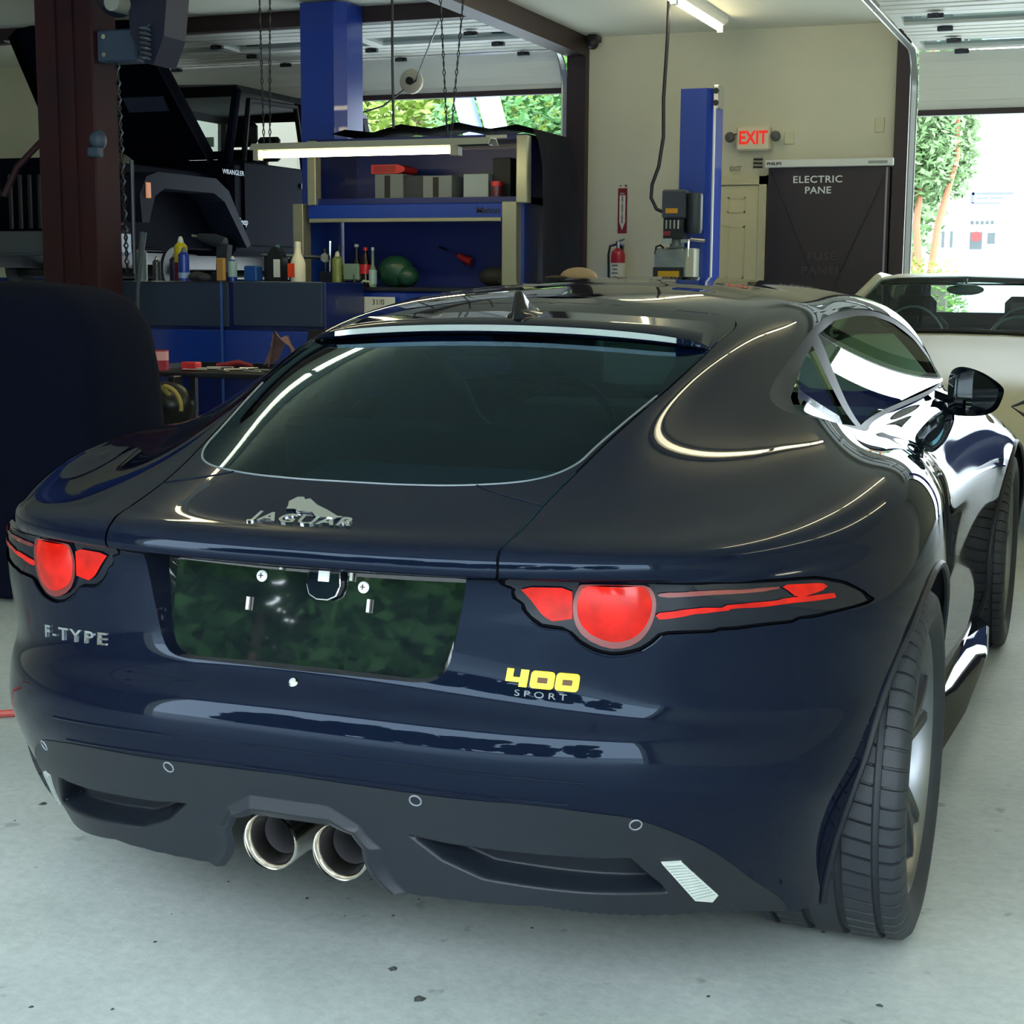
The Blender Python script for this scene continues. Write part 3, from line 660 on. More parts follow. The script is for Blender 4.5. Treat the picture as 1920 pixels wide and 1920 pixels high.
f_in, _ = sk.cut(F_lamp, sk.poly(CIRC)); f_dome, f_ring = sk.cut(f_in, sk.poly(CIN))
f_left, _ = sk.cut(F_lamp, sk.poly(LRED)); f_up, _ = sk.cut(F_lamp, sk.poly(UPS)); f_lo, _ = sk.cut(F_lamp, sk.poly(LOS)); f_end, _ = sk.cut(F_lamp, sk.poly(ENDP))
def dome(X, uv, N):
    t = 1-np.minimum(1, np.hypot((uv[:, 0]-3.13)/.42, (uv[:, 1]-6.55)/.72)**2); return X+N*(.010*t)[:, None]
for sd, _ in SIDES:
    lp = tag(sk.part('tail_lamp', F_lamp, GLOSSBLK, car, -.004, sd), 'black tail lamp housing with red round and bar lenses')
    tag(sk.part('round_lens', f_dome, REDLENS, lp, -.001, sd, dome, False), 'bright red round lens')
    tag(sk.part('lens_ring', f_ring, REDDARK, lp, .001, sd), 'deep red ring')
    tag(sk.part('inner_lens', f_left, REDLENS, lp, -.0005, sd), 'bright red inner lens')
    sk.part('light_bar', f_up, REDDARK, lp, -.001, sd); sk.part('light_bar', f_lo, REDLENS, lp, -.001, sd)
    tag(sk.part('side_lens', f_end, REDLENS, lp, -.0005, sd), 'bright red side marker lens')
    sk.part('lamp_gap', F_lampgap, SEAL, lp, -.006, sd)
    skin_strip('lamp_lip', [(2.3, 6.22), (2.42, 6.13), (2.64, 6.1), (2.76, 5.95), (2.94, 5.82), (3.14, 5.79), (3.38, 5.86), (3.54, 5.98), (3.64, 6.1)], .0016, PAINT, lp, sd, .001)

# ---- number plate pocket
def back(X): return np.stack([X[:, 0]*.955, .090+(X[:, 2]-.62)*.24, .63+(X[:, 2]-.63)*.97], 1)
pk = thing_pk = sk.part('plate_pocket', F_pock, mat('gloss_black_panel', (.004, .006, .008), .03, 0, 1.0), car, 0, 0, lambda X, uv, N: back(X), False)
ec = {}
for q in F_pock:
    for i in range(len(q)):
        k = tuple(sorted((q[i], q[(i+1) % len(q)]))); ec[k] = ec.get(k, 0)+1
mb = MB()
for (a, b), n in ec.items():
    if n == 1 and max(sk.X[a, 0], sk.X[b, 0]) > 1e-5:
        A, B = sk.X[a], sk.X[b]; C, D = back(np.array([A, B]))
        for sd in (1, -1): mb.add([tuple(p*[sd, 1, 1]) for p in (A, B, D, C)], [(0, 1, 2, 3)])
mb.build('pocket_wall', GLOSSBLK, pk)
def on_panel(x, z, d=0): return Vector((x, .090+(z-.62)*.24-d, z))
RP = Matrix.Rotation(-math.atan(.24), 3, 'X')
for x, z in ((-.098, .770), (.098, .765)):
    m_ = MB().lathe([(.0001, -.004), (.006, -.004), (.0095, -.0025), (.0105, 0)], axis='y', n=16)
    m_.v = [tuple(RP @ Vector(v)+on_panel(x, z, .001)) for v in m_.v]
    sc_ = tag(m_.build('plate_screw', WHITEP, pk), 'white plastic plate screw')
    m2 = MB().box(-.0045, .0045, -.0055, -.0038, -.0008, .0008).box(-.0008, .0008, -.0055, -.0038, -.0045, .0045)
    m2.v = [tuple(RP @ Vector(v)+on_panel(x, z, .001)) for v in m2.v]; m2.build('screw_slot', BLACKP, sc_)
for x, z, r in ((-.118, .722, 1), (.112, .735, 1), (-.06, .79, .7), (.075, .782, .8)):
    m_ = MB().box(-.003, .003, -.008, 0, -.012*r, .012*r, .001); m_.v = [tuple(RP @ Vector(v)+on_panel(x, z)) for v in m_.v]
    m_.build('plate_clip', STEEL, pk)
# tailgate release and camera pod under the lip
pod = [(-.030, -.010), (-.027, .014), (-.016, .026), (.016, .026), (.027, .014), (.030, -.010), (.024, -.026), (.010, -.033), (-.010, -.033), (-.024, -.026)]
m_ = MB().prism(pod, -.016, .002); m_.v = [tuple(RP @ Vector(v)+on_panel(.028, .773)) for v in m_.v]; pod_o = m_.build('release_pod', GLOSSBLK, pk)
m_ = MB().box(-.009, .012, -.0185, -.0155, -.008, .013, .001); m_.v = [tuple(RP @ Vector(v)+on_panel(.028, .776)) for v in m_.v]; m_.build('pod_button', WHITEP, pod_o)
m_ = MB().tube([(a*1.04, -.012, b*1.04) for a, b in pod+pod[:1]], .0018, 6); m_.v = [tuple(RP @ Vector(v)+on_panel(.028, .773)) for v in m_.v]; m_.build('pod_rim', CHROME, pod_o)

# ---- spoiler lip over the rear window
mb = MB(); rows = []
UT = np.linspace(-3.72, 3.72, 61)
def vt(u): return 14.28-.0385*u*u
vts = np.array([min(vt(u), 14.3) for u in UT]); e = np.clip(1-(np.abs(UT)/3.74)**5, 0, 1)
a = S_at(UT, vts); b = S_at(UT, vts+.62)
for i in range(len(UT)):
    q = a[i]; k = e[i]
    rows.append([tuple(p) for p in (b[i]+[0, 0, .001], b[i]*.5+q*.5+[0, 0, .010*k+.002], q+[0, -.012*k, .021*k+.003], q+[0, -.017*k, .018*k+.002], q+[0, -.018*k, .006*k], q+[0, -.012*k, .001*k-.001], q+[0, .03, -.006])])
mb.grid(rows); spo = mb.build('rear_spoiler', PAINT, car)
# high brake light strip set into the spoiler edge
mb = MB(); rows = []
for i in range(8, len(UT)-8):
    q = a[i]; k = e[i]
    rows.append([tuple(p) for p in (q+[0, -.0178*k, .0178*k+.002], q+[0, -.0192*k, .0066*k])])
mb.grid(rows); tag(mb.build('brake_light', mat('clear_brake_light_strip', (.62, .66, .7), .1, .5, .5), spo), 'pale clear high brake light strip')

# ---- roof fin
mb = MB(); rows = []
for t in np.linspace(0, 1, 15):
    y = 1.060+.165*t; base = float(S_at([0], [np.interp(y, [.98, 1.25], [14.25, 15.04])])[0][2])-.005
    wd = .034*math.sqrt(max(0, 1-(2*t-1)**2)**1.0)+.002
    hgt = np.interp(t, [0, .06, .14, .24, .34, .55, .8, 1], [.012, .050, .074, .076, .066, .040, .020, .006])
    rows.append([(wd*c_, y, base+hgt*h_) for c_, h_ in ((-1, 0), (-.98, .18), (-.75, .3), (-.36, .42), (-.22, .75), (-.12, .96), (0, 1), (.12, .96), (.22, .75), (.36, .42), (.75, .3), (.98, .18), (1, 0))])
mb.grid(rows); mb.add(rows[0], [tuple(range(13))]); mb.build('roof_antenna', GLOSSBLK, car)

# ---- badges
def on_skin(V, u0, v0, lift=0):
    """wrap flat lettering (x right, z up, y depth to the front) on the skin about (u0, v0)"""
    q, tu, tv, n, lu, lv = frame_at(u0, v0); V = np.asarray(V)
    uu = u0+V[:, 0]/lu; vv = v0+V[:, 2]/lv
    B = S_at(uu, vv); return B+n*(lift-V[:, 1])[:, None]
def badge(name, s, u0, v0, size, m, xs=1, lift=.001, ext=.002, shear=0, parent=None, **k):
    V, F = text_mesh(s, size, ext, xs, **k); V[:, 0] += V[:, 2]*shear
    mb = MB(); mb.add([tuple(p) for p in on_skin(V, u0, v0, lift)], F)
    return mb.build(name, m, parent or car, fix=False)
tag(badge('maker_lettering', 'JAGUAR', -.065, 10.33, .034, CHROME, 1.42, off=.0007, spacing=1.12), 'chrome maker lettering')
cat = [(540, 295), (600, 245), (690, 240), (740, 262), (800, 250), (980, 308), (1150, 360), (1300, 440), (1420, 443), (1405, 465), (1300, 478), (1225, 470), (1205, 478), (1075, 472), (1055, 415), (1000, 402), (850, 397), (830, 405), (770, 402), (735, 330), (692, 330), (690, 377), (610, 386), (585, 335)]
cl = [((x-985)*.000136, -(y-360)*.00027) for x, y in cat]
bm = bmesh.new(); vs_ = [bm.verts.new((x, 0, z)) for x, z in cl]; bm.faces.new(vs_); bmesh.ops.triangulate(bm, faces=bm.faces[:])
tri = [[v.index for v in f.verts] for f in bm.faces] if bm.verts.index_update() is None else []; bm.free()
n_ = len(cl); V = [(x, -.0035, z) for x, z in cl]+[(x, 0, z) for x, z in cl]
Fc = [tuple(t) for t in tri]+[(i, (i+1) % n_, (i+1) % n_+n_, i+n_) for i in range(n_)]
mb = MB(); mb.add([tuple(p) for p in on_skin(V, -.03, 11.12, .001)], Fc); tag(mb.build('cat_emblem', CHROME, car), 'chrome leaping cat emblem')
tag(badge('model_lettering', 'F-TYPE', -2.82, 5.18, .030, CHROME, 1.75, ext=.002, off=.0004, spacing=1.25), 'chrome model lettering')
def rrect(cx, cz, w_, h, r, n=5):
    return [(cx+sx*(w_/2-r)+r*math.cos(a_), cz+sz*(h/2-r)+r*math.sin(a_)) for sx, sz, q in ((1, 1, 0), (-1, 1, 1), (-1, -1, 2), (1, -1, 3)) for a_ in np.linspace(q*PI/2, (q+1)*PI/2, n)]
def badge_solid(name, shapes, u0, v0, m, parent, d0=-.003, shear=.16):
    mb = MB()
    for s_ in shapes: mb.prism(s_, d0, .001)
    mb.v = [tuple(p) for p in on_skin([(x+z_*shear, y, z_) for x, y, z_ in mb.v], u0, v0, .0008)]
    return mb.build(name, m, parent)
four = [[(-.0590, .0265), (-.0480, .0265), (-.0480, .0135), (-.0590, .0135)], [(-.0590, .0145), (-.0235, .0145), (-.0235, .0070), (-.0590, .0070)], [(-.0365, .0265), (-.0235, .0265), (-.0235, .0), (-.0365, .0)]]
pw = tag(badge_solid('power_badge', four, 2.40, 5.22, YELLOW, car), 'yellow 400 badge')
for cx_ in (0.0, .041):
    z0_ = badge_solid('badge_digit', [rrect(cx_, .01325, .039, .0265, .006)], 2.40, 5.22, YELLOW, pw)
    badge_solid('digit_centre', [rrect(cx_, .01325, .0165, .0085, .001)], 2.40, 5.22, mat('brown_badge_centre', '#4a2c12', .5), pw, -.0036)
tag(badge('sport_lettering', 'SPORT', 2.40, 5.04, .0135, mat('dull_grey_badge', (.16, .18, .19), .3, .8), 1.6, ext=.001, spacing=1.5), 'small dull grey lettering')

# ---- latch button, parking sensors, rear reflectors
def disc_on_skin(name, u0, v0, prof, m, parent, lift=0, n=20):
    q, tu, tv, nn, _, _ = frame_at(u0, v0); mb = MB()
    L = MB().lathe(prof, n=n); mb.add([tuple(q+tu*p[0]+tv*p[1]+nn*(p[2]+lift)) for p in L.v], L.f, True); return mb.build(name, m, parent)
lt = disc_on_skin('latch_button', .02, 4.72, [(.0001, .004), (.006, .0035), (.009, 0)], CHROME, car)
for u_ in (-3.38, -1.3, 1.3, 3.38):
    v_ = 2.24 if abs(u_) < 2 else 2.07
    s_ = disc_on_skin('parking_sensor', u_, v_, [(.0001, .0005), (.0095, .0005), (.0098, 0)], SATIN, car, .0008)
    disc_on_skin('sensor_ring', u_, v_, [(.0088, .0008), (.0092, .0022), (.0108, .0022), (.0112, .0005)], mat('grey_ring', (.16, .18, .2), .35), s_, .0005)

# ---- valance / diffuser moulding with its own fine mesh
dk = Skin(np.linspace(0, 6.2, 330), np.linspace(0, 2.7, 150))
FD = dk.cut(dk.faces, dk.poly([tuple(p) for p in DIFF]+[(-1, -.3)]))[0]
def bell(s):
    x, z = s.X[:, 0], s.X[:, 2]; hw = .125+.085*np.clip((.315-z)/.10, 0, 1.6)**2; top = .372
    return np.minimum(hw-np.abs(x), (top-z)+.035*0) - np.where((z > .335) & (np.abs(x) > .075), .6*np.clip(np.abs(x)-.075, 0, 1)*np.clip((z-.335)/.037, 0, 1), 0)
FD = dk.cut(FD, bell(dk))[0]
CAV = [(.205, .372), (.28, .362), (.42, .352), (.53, .345), (.565, .345), (.605, .285), (.615, .262), (.49, .275), (.33, .295), (.262, .325)]
def dshape(X, uv, N):
    X = X.copy(); Q = X[:, [0, 2]]; C = np.array(CAV); d = seg_dist(Q, np.vstack([C, C[:1]])); ins = inside(Q, C)
    dep = np.where(ins, np.clip(d/.022, 0, 1), 0); dep = dep*dep*(3-2*dep); X[:, 1] += .055*dep
    # flatten the under-edge
    zb = np.interp(X[:, 0], [0, .42, .66, .80], [.252, .25, .205, .165]); under = np.clip(zb-X[:, 2], 0, 1)
    X[:, 1] += under*1.6; X[:, 2] = np.maximum(X[:, 2], zb-.004*np.clip(under/.03, 0, 1))
    # raised rim round the exhaust opening and lower lip
    class q: pass
    q.X = X; b_ = -bell(q); rim = np.clip(1-np.abs(b_-.012)/.024, 0, 1); X[:, 1] -= .012*rim
    return X
df = tag(dk.part('diffuser', FD, SATIN, car, .001, 0, dshape, False), 'satin black rear valance with two scooped vents')
df.data.set_sharp_from_angle(angle=math.radians(50))
# dark tunnel behind the exhaust opening
mb = MB(); mb.box(-.30, .30, .13, .62, .375, .39); mb.box(-.30, .30, .60, .62, .19, .39); mb.build('exhaust_tunnel', BLACKP, car)
mb = MB(); mb.box(-.70, .70, .62, 3.9, .155, .175); mb.build('underbody', BLACKP, car)
PIPE = mat('polished_exhaust_tip', (.80, .77, .72), .14, 1); SOOT = mat('sooty_pipe_inside', (.03, .03, .034), .6)
for x in (-.068, .068):
    pr_ = [(.0385, .10), (.043, .062), (.0475, .046), (.0505, .042), (.0525, .045), (.0530, .052), (.0520, .10), (.050, .36)]
    pp = MB().lathe(pr_, (x, .040, .309), 'y', 40).build('exhaust_pipe', PIPE, car)
    MB().lathe([(.0386, .095), (.036, .14), (.034, .33), (.0001, .33)], (x, .040, .309), 'y', 32).build('pipe_bore', SOOT, pp)
REFL = mat('ribbed_clear_reflector', '#c8cdc8', .18, .3, .8)
for sd, _ in SIDES:
    us_ = [(3.62, 1.24), (3.85, 1.25), (4.42, .55), (4.36, .42), (4.1, .48)]
    P_ = [np.array(S_at([sd*a_[0]], [a_[1]])[0]) for a_ in us_]; nn = frame_at(sd*3.9, .9)[3]*(1 if True else 1)
    mb = MB(); mb.add([tuple(p+nn*.007) for p in P_]+[tuple(p-nn*.01) for p in P_], [(0, 1, 2, 3, 4)]+[(i, (i+1) % 5, (i+1) % 5+5, i+5) for i in range(5)])
    rf = tag(mb.build('rear_reflector', REFL, car), 'pale ribbed corner reflector')
    for t in np.linspace(.06, .94, 13):
        A = P_[0]*(1-t)+P_[4]*t; B = P_[1]*(1-t)+P_[2]*t
        MB().tube([tuple(A*.93+B*.07+nn*.0075), tuple(A*.07+B*.93+nn*.0075)], .0012, 5).build('reflector_rib', mat('reflector_rib_grey', '#8d9896', .2, .3), rf)

# ---- wheels
def tyre_mesh(R, W, nblk=60):
    prof = []; gr = [(-.105, -.093), (-.040, -.026), (.026, .040), (.093, .105)]
    k = W/.295; xs_ = [-.1475, -.1465, -.141, -.128]
    for a_, b_ in gr: xs_ += [a_-.001, a_+.001, b_-.001, b_+.001]
    xs_ += [-.089, -.066, -.044, 0, .044, .066, .089, .1075, -.1075, .128, .141, .1465, .1475]; xs_ = sorted(xs_)
    def rad(x):
        ax = abs(x)
        if ax > .1470: return R-.052
        if ax > .1460: return R-.034
        if ax > .14: return R-.014
        r = R-.0032*(ax/.128)**4
        if any(a_ < x < b_ for a_, b_ in gr): r -= .009
        return r
    prof = [(.254, -.118*k), (.262, -.132*k), (.285, -.145*k)]+[(rad(x), x*k) for x in xs_]+[(.285, .145*k), (.262, .132*k), (.254, .118*k)]
    V = []; m = len(prof)
    nseg = nblk*4
    for i in range(nseg):
        fr_ = (i//4+(0, .03, .15, .18)[i % 4])
        for r, h in prof:
            x = h/k; sl = abs(x)*5.5 if abs(x) < .1 else .55+(abs(x)-.1)*2
            a_ = 2*PI*(fr_+sl)/nblk
            if r > R-.036 and (abs(x) > .106 or .041 < abs(x) < .092) and i % 4 in (1, 2): r -= .007
            V.append((h, r*math.cos(a_), r*math.sin(a_)))
    F = [(i*m+j, i*m+j+1, ((i+1) % nseg)*m+j+1, ((i+1) % nseg)*m+j) for i in range(nseg) for j in range(m-1)]
    mb = MB(); mb.add(V, F, True); return mb
def wheel(x, y, sd, R, W):
    wt = tyre_mesh(R, W); s = sd
    wt.v = [(a_*1+x, b_+y, c_+R) for a_, b_, c_ in wt.v]; t = wt.build('tyre', RUBBER, car)
    xo = x+s*W*.42
    rimm = MB().lathe([(.254, s*-W*.42), (.246, s*-W*.40), (.236, s*-W*.2), (.238, s*W*.30), (.248, s*W*.40), (.257, s*W*.435), (.260, s*W*.42), (.256, s*W*.39)], (x, y, R), 'x', 60)
    rim = rimm.build('rim', mat('silver_rim_barrel', (.20, .21, .23), .35, 1), t)
    sp = MB()
    for k in range(5):
        for e_ in (-.17, .17):
            a0_ = 2*PI*k/5+.3; rows = []
            for q in range(6):
                t_ = q/5; r = .06+t_*.188; an = a0_+e_*(.35+.75*t_); wd = .019-.005*t_; dx = s*(W*.40-.022*(1-t_)**2)
                c_ = Vector((0, math.cos(an), math.sin(an))); d_ = Vector((0, -math.sin(an), math.cos(an)))
                rows.append([tuple(Vector((x, y, R))+c_*r+d_*wd*k1+Vector((dx+s*k2, 0, 0))) for k1, k2 in ((-1, -.035), (-1, -.006), (-.6, 0), (.6, 0), (1, -.006), (1, -.035))])
            sp.grid(rows, closed=True)
    sp.lathe([(.0001, s*W*.37), (.03, s*W*.37), (.034, s*W*.35), (.075, s*W*.33), (.078, s*W*.1)], (x, y, R), 'x', 30)
    sp.build('spokes', DARKSTEEL, t)
    MB().lathe([(.05, s*.01), (.185, s*.01), (.185, s*-.02), (.05, s*-.02)], (x, y, R), 'x', 40).build('brake_disc', mat('brake_disc_steel', (.3, .3, .3), .3, 1), t)
    return t
for sd, _ in SIDES:
    wheel(sd*.805, .868, sd, .345, .300); wheel(sd*.800, 3.55, sd, .343, .265)
    # wheel-house liners and arch lips
    for (ay, az), R in ((AX_R, .39), (AX_F, .385)):
        rows = []
        lipx = []
        for k in range(33):
            an = math.radians(-28+236*k/32); yy = ay-R*math.cos(an); zz = az+R*math.sin(an)
            # outer x of the skin on this arch point
            j = np.argmin(np.hypot(sk.X[:, 1]-yy, sk.X[:, 2]-zz)+np.where((sk.X[:, 0] > .6) & (sk.uv[:, 1] < 9), 0, 9)); xx = sk.X[j, 0]
            lipx.append((xx, yy, zz)); rows.append([(sd*(xx-.004), yy, zz), (sd*(xx-.03), ay-(R+.004)*math.cos(an), az+(R+.004)*math.sin(an)), (sd*.45, ay-(R+.02)*math.cos(an), az+(R+.02)*math.sin(an))])
        MB().grid(rows).build('wheel_house', BLACKP, car)
        MB().tube([(sd*(p[0]-.001), p[1], p[2]) for p in lipx], .0085, 8).build('arch_lip', SATIN, car)
    # sill blade
    blade = [(sd*.868, 1.42, .155), (sd*.905, 1.5, .15), (sd*.93, 2.0, .15), (sd*.93, 2.7, .15), (sd*.90, 3.1, .155)]
    mb = MB(); rows = [[(p[0]-sd*.09, p[1], p[2]+.06), (p[0]-sd*.01, p[1], p[2]+.022), (p[0], p[1], p[2]+.006), (p[0]-sd*.004, p[1], p[2]-.004), (p[0]-sd*.12, p[1], p[2]-.004)] for p in [tuple(np.interp(t, range(5), [b_[i] for b_ in blade]) for i in range(3)) for t in np.linspace(0, 4, 25)]]
    mb.grid(rows).add(rows[0], [(0, 1, 2, 3, 4)]); mb.build('side_skirt', PAINT, car)
    # door mirror
    my = 2.45; mo = [(.802, 1.012), (.810, 1.032), (.830, 1.042), (.860, 1.039), (.895, 1.026), (.930, 1.004), (.950, .986), (.953, .970), (.946, .944), (.934, .922), (.905, .906), (.860, .902), (.822, .904), (.806, .914), (.801, .935), (.800, .975)]
    mo = [tuple(p) for p in smooth_line(mo+mo[:1], 3)[:-1]]; ccx, ccz = .872, .972; rows = []
    for t in np.linspace(0, 1, 9):
        k = math.cos(t*PI/2)**.6 if t < 1 else .05
        rows.append([(sd*(ccx+(x-ccx)*k), my+.135*t+.10*(x-ccx), ccz+(z_-ccz)*(k*.9+.1*(1-t)) ) for x, z_ in mo])
    mb = MB().grid(rows, closed=True); mb.add(rows[-1], [tuple(range(len(mo)))]); mir = mb.build('door_mirror', PAINT, car)
    inn = [(sd*(ccx+(x-ccx)*.80), my+.045-.4*(x-ccx)*.80, ccz+(z_-ccz)*.84) for x, z_ in mo]
    MB().grid([rows[0], inn], closed=True).build('mirror_bezel', GLOSSBLK, mir)
    f_ = MB(); f_.add(inn, [tuple(range(len(mo)))]); f_.build('mirror_glass', mat('mirror_glass', (.6, .65, .7), .02, 1), mir)
    MB().grid([[(sd*(.755+dx), 2.55+dy, .958+dz) for dx, dy, dz in ((0, -.03, -.012), (0, .05, -.012), (0, .05, .012), (0, -.03, .012))], [(sd*(.84+dx), 2.52+dy, .930+dz) for dx, dy, dz in ((0, -.02, -.014), (0, .03, -.014), (0, .03, .012), (0, -.02, .012))]], closed=True, smooth=False).build('mirror_arm', GLOSSBLK, mir)

# ---- cabin
CAB = mat('dark_cabin_cloth', (.02, .03, .036), .8); SHELF = mat('grey_parcel_shelf', (.16, .26, .30), .8)
mb = MB(); mb.box(-.66, .66, .95, 3.0, .30, .34); mb.build('cabin_floor', CAB, car)
mb = MB(); mb.grid([[(x, y, z) for x in (-.44, 0, .44)] for y, z in ((.32, .80), (.7, .82), (1.05, .86), (1.1, .5))], smooth=False); mb.build('parcel_shelf', SHELF, car)
mb = MB(); mb.box(-.62, .62, 1.12, 1.17, .4, .95, .02); mb.build('rear_bulkhead', CAB, car)
for sd, _ in SIDES:
    c = sd*.36; mb = MB()
    rows = []
    for t in np.linspace(0, 1, 9):
        z = .45+.66*t; y = 1.62-.28*t; wd = .23-.02*t if t < .72 else .14-.10*((t-.72)/.28)**2; th = .06 if t < .72 else .045
        rows.append([(c-wd, y, z), (c-wd*.9, y-th, z), (c+wd*.9, y-th, z), (c+wd, y, z), (c+wd*.9, y+th*.9, z), (c-wd*.9, y+th*.9, z)])
    mb.grid(rows, closed=True); mb.add(rows[-1], [tuple(range(6))]); mb.box(c-.24, c+.24, 1.62, 2.15, .36, .50, .04)
    mb.build('seat', mat('black_seat_leather', (.016, .022, .026), .5), car)
mb = MB(); mb.box(-.68, .68, 2.55, 3.0, .62, .88, .06); mb.box(-.14, .14, 1.55, 2.6, .34, .62, .04); mb.build('dashboard', CAB, car)
mb = MB(); mb.tube([(-.36+.18*math.cos(a_), 2.38+.06*math.sin(a_), .80+.17*math.sin(a_)) for a_ in np.linspace(0, 2*PI, 25)], .014, 8); mb.build('steering_wheel', BLACKP, car)
# ------------------------------------------------------------------ lamps
TUBEM = mat('lit_tube', '#fff6d8', .5, emit='#fff0c4', estr=30)
LAMPBODY = mat('lamp_housing_enamel', '#d9d8cc', .45)
def batten(label, x, y0, y1, z=CEIL, name='tube_lamp'):
    L = thing(name, label, 'lamp', (x, (y0+y1)/2, z-.12))
    MB().prism([(x-.055, z), (x-.055, z-.03), (x-.03, z-.06), (x+.03, z-.06), (x+.055, z-.03), (x+.055, z)], y0, y1, 'xz').build('housing', LAMPBODY, L)
    n = max(1, round((y1-y0)/1.25)); d = (y1-y0)/n
    for k in range(n):
        a, b = y0+k*d+.03, y0+(k+1)*d-.03
        MB().tube([(x, a, z-.085), (x, b, z-.085)], .019, 12).build('tube', TUBEM, L)
        MB().box(x-.02, x+.02, a-.025, a, z-.11, z-.05).box(x-.02, x+.02, b, b+.025, z-.11, z-.05).build('tube_holder', WHITEP, L)
    return L
batten('ceiling tube lamp above the far right wall door', -1.62, 6.85, 9.38)
batten('long ceiling tube lamp above the coupe on its driver side', -2.52, 2.55, 5.0, name='tube_lamp_offscreen')
batten('long ceiling tube lamp above the coupe on its passenger side', .97, 2.3, 6.0, name='tube_lamp_offscreen')
batten('ceiling tube lamp by the right wall', 2.9, 1.2, 4.9, name='tube_lamp_offscreen')
# hanging shop lamp
hl = thing('hanging_shop_lamp', 'long tube lamp with grey reflector hung on chains before the tool chest', 'lamp', (-2.92, 6.3, 2.0))
MB().prism([(6.22, 2.035), (6.255, 2.075), (6.345, 2.075), (6.38, 2.035), (6.375, 2.035), (6.34, 2.068), (6.26, 2.068), (6.225, 2.035)], -3.70, -2.155, 'yz').build('reflector', mat('grey_reflector', '#a3a697', .45), hl)
MB().tube([(-3.665, 6.30, 2.012), (-2.41, 6.30, 2.012)], .020, 14).build('tube', mat('lit_yellow_tube', '#fff6d8', .5, emit='#fff2bd', estr=22), hl)
MB().box(-3.70, -3.665, 6.27, 6.33, 1.98, 2.045).box(-2.41, -2.36, 6.27, 6.33, 1.98, 2.05).build('tube_holder', mat('grey_holder', '#8c8f86', .5), hl)
MB().box(-2.36, -2.17, 6.27, 6.33, 2.03, 2.04).build('spare_bracket', DARKSTEEL, hl)
def chain(parent, p, q, r=.006, link_=.05, name='chain'):
    p, q = Vector(p), Vector(q); n = max(2, int((q-p).length/link_)); mb = MB()
    for k in range(n):
        a = p.lerp(q, k/n); b = p.lerp(q, (k+1)/n); m_ = (a+b)/2; o = Vector((r*1.3, 0, 0)) if k % 2 else Vector((0, r*1.3, 0))
        mb.tube([a, m_+o, b], r*.55, 5); mb.tube([a, m_-o, b], r*.55, 5)
    return mb.build(name, DARKSTEEL, parent)
chain(hl, (-2.42, 6.3, 2.07), (-2.31, 6.3, CEIL)); chain(hl, (-2.44, 6.3, 2.07), (-2.50, 6.3, CEIL)); chain(hl, (-3.60, 6.3, 2.07), (-3.58, 6.3, CEIL)); chain(hl, (-3.64, 6.3, 2.07), (-3.66, 6.3, CEIL))
solo('pull_rope', MB().tube([(-3.0, 6.75, CEIL), (-3.0, 6.75, 2.6), (-3.0, 6.76, 2.19)], .008, 6), BLACKP, 'black rope hanging straight down before the raised door', 'rope')

# ------------------------------------------------------------------ right wall section
YW = YB
ex = thing('exit_sign', 'beige exit sign with red letters and two lamp heads on the cream wall', 'sign', (-1.485, YW, 2.26))
MB().box(-1.615, -1.355, YW-.075, YW, 2.265, 2.445, .012).build('box', mat('beige_sign_box', '#e4dcc0', .5), ex)
letters('EXIT', (-1.485, YW-.077, 2.315), .135, ex, mat('red_exit_letters', '#ff2a22', .4, emit='#ff2a22', estr=.55), xs=.80, ext=.002, off=.0035)
for s, x in ((-1, -1.66), (1, -1.31)):
    h = MB().lathe([(.0001, -.07), (.030, -.066), (.040, -.045), (.034, -.01), (.015, .012), (.0001, .015)], (x, YW-.05, 2.365), 'y', 18).build('lamp_head', mat('grey_lamp_head', '#4a4d4c', .4), ex)
    MB().tube([(x-s*.05, YW-.03, 2.40), (x, YW-.04, 2.375)], .008, 6).build('lamp_arm', mat('grey_lamp_head', '#4a4d4c', .4), ex)
for nm, lab, x0, x1, z0, z1 in (('cover_plate', 'blank square cover plate beside the exit sign', -1.26, -1.185, 2.31, 2.40), ('cover_plate', 'blank upright cover plate high on the cream wall', -.585, -.515, 2.38, 2.485)):
    c = thing(nm, lab, 'cover plate', ((x0+x1)/2, YW, z0)); MB().box(x0, x1, YW-.008, YW, z0, z1, .003).build('plate', mat('cream_cover_plate', '#c9c5a4', .5), c)
    MB().tube([(x0, YW-.002, z0), (x1, YW-.002, z0), (x1, YW-.002, z1), (x0, YW-.002, z1), (x0, YW-.002, z0)], .003, 5).build('plate_edge', mat('cream_cover_plate', '#c9c5a4', .5), c)
    MB().ball(((x0+x1)/2, YW-.008, (z0+z1)/2), (.004, .002, .004), 8, 5).build('plate_screw', STEEL, c)
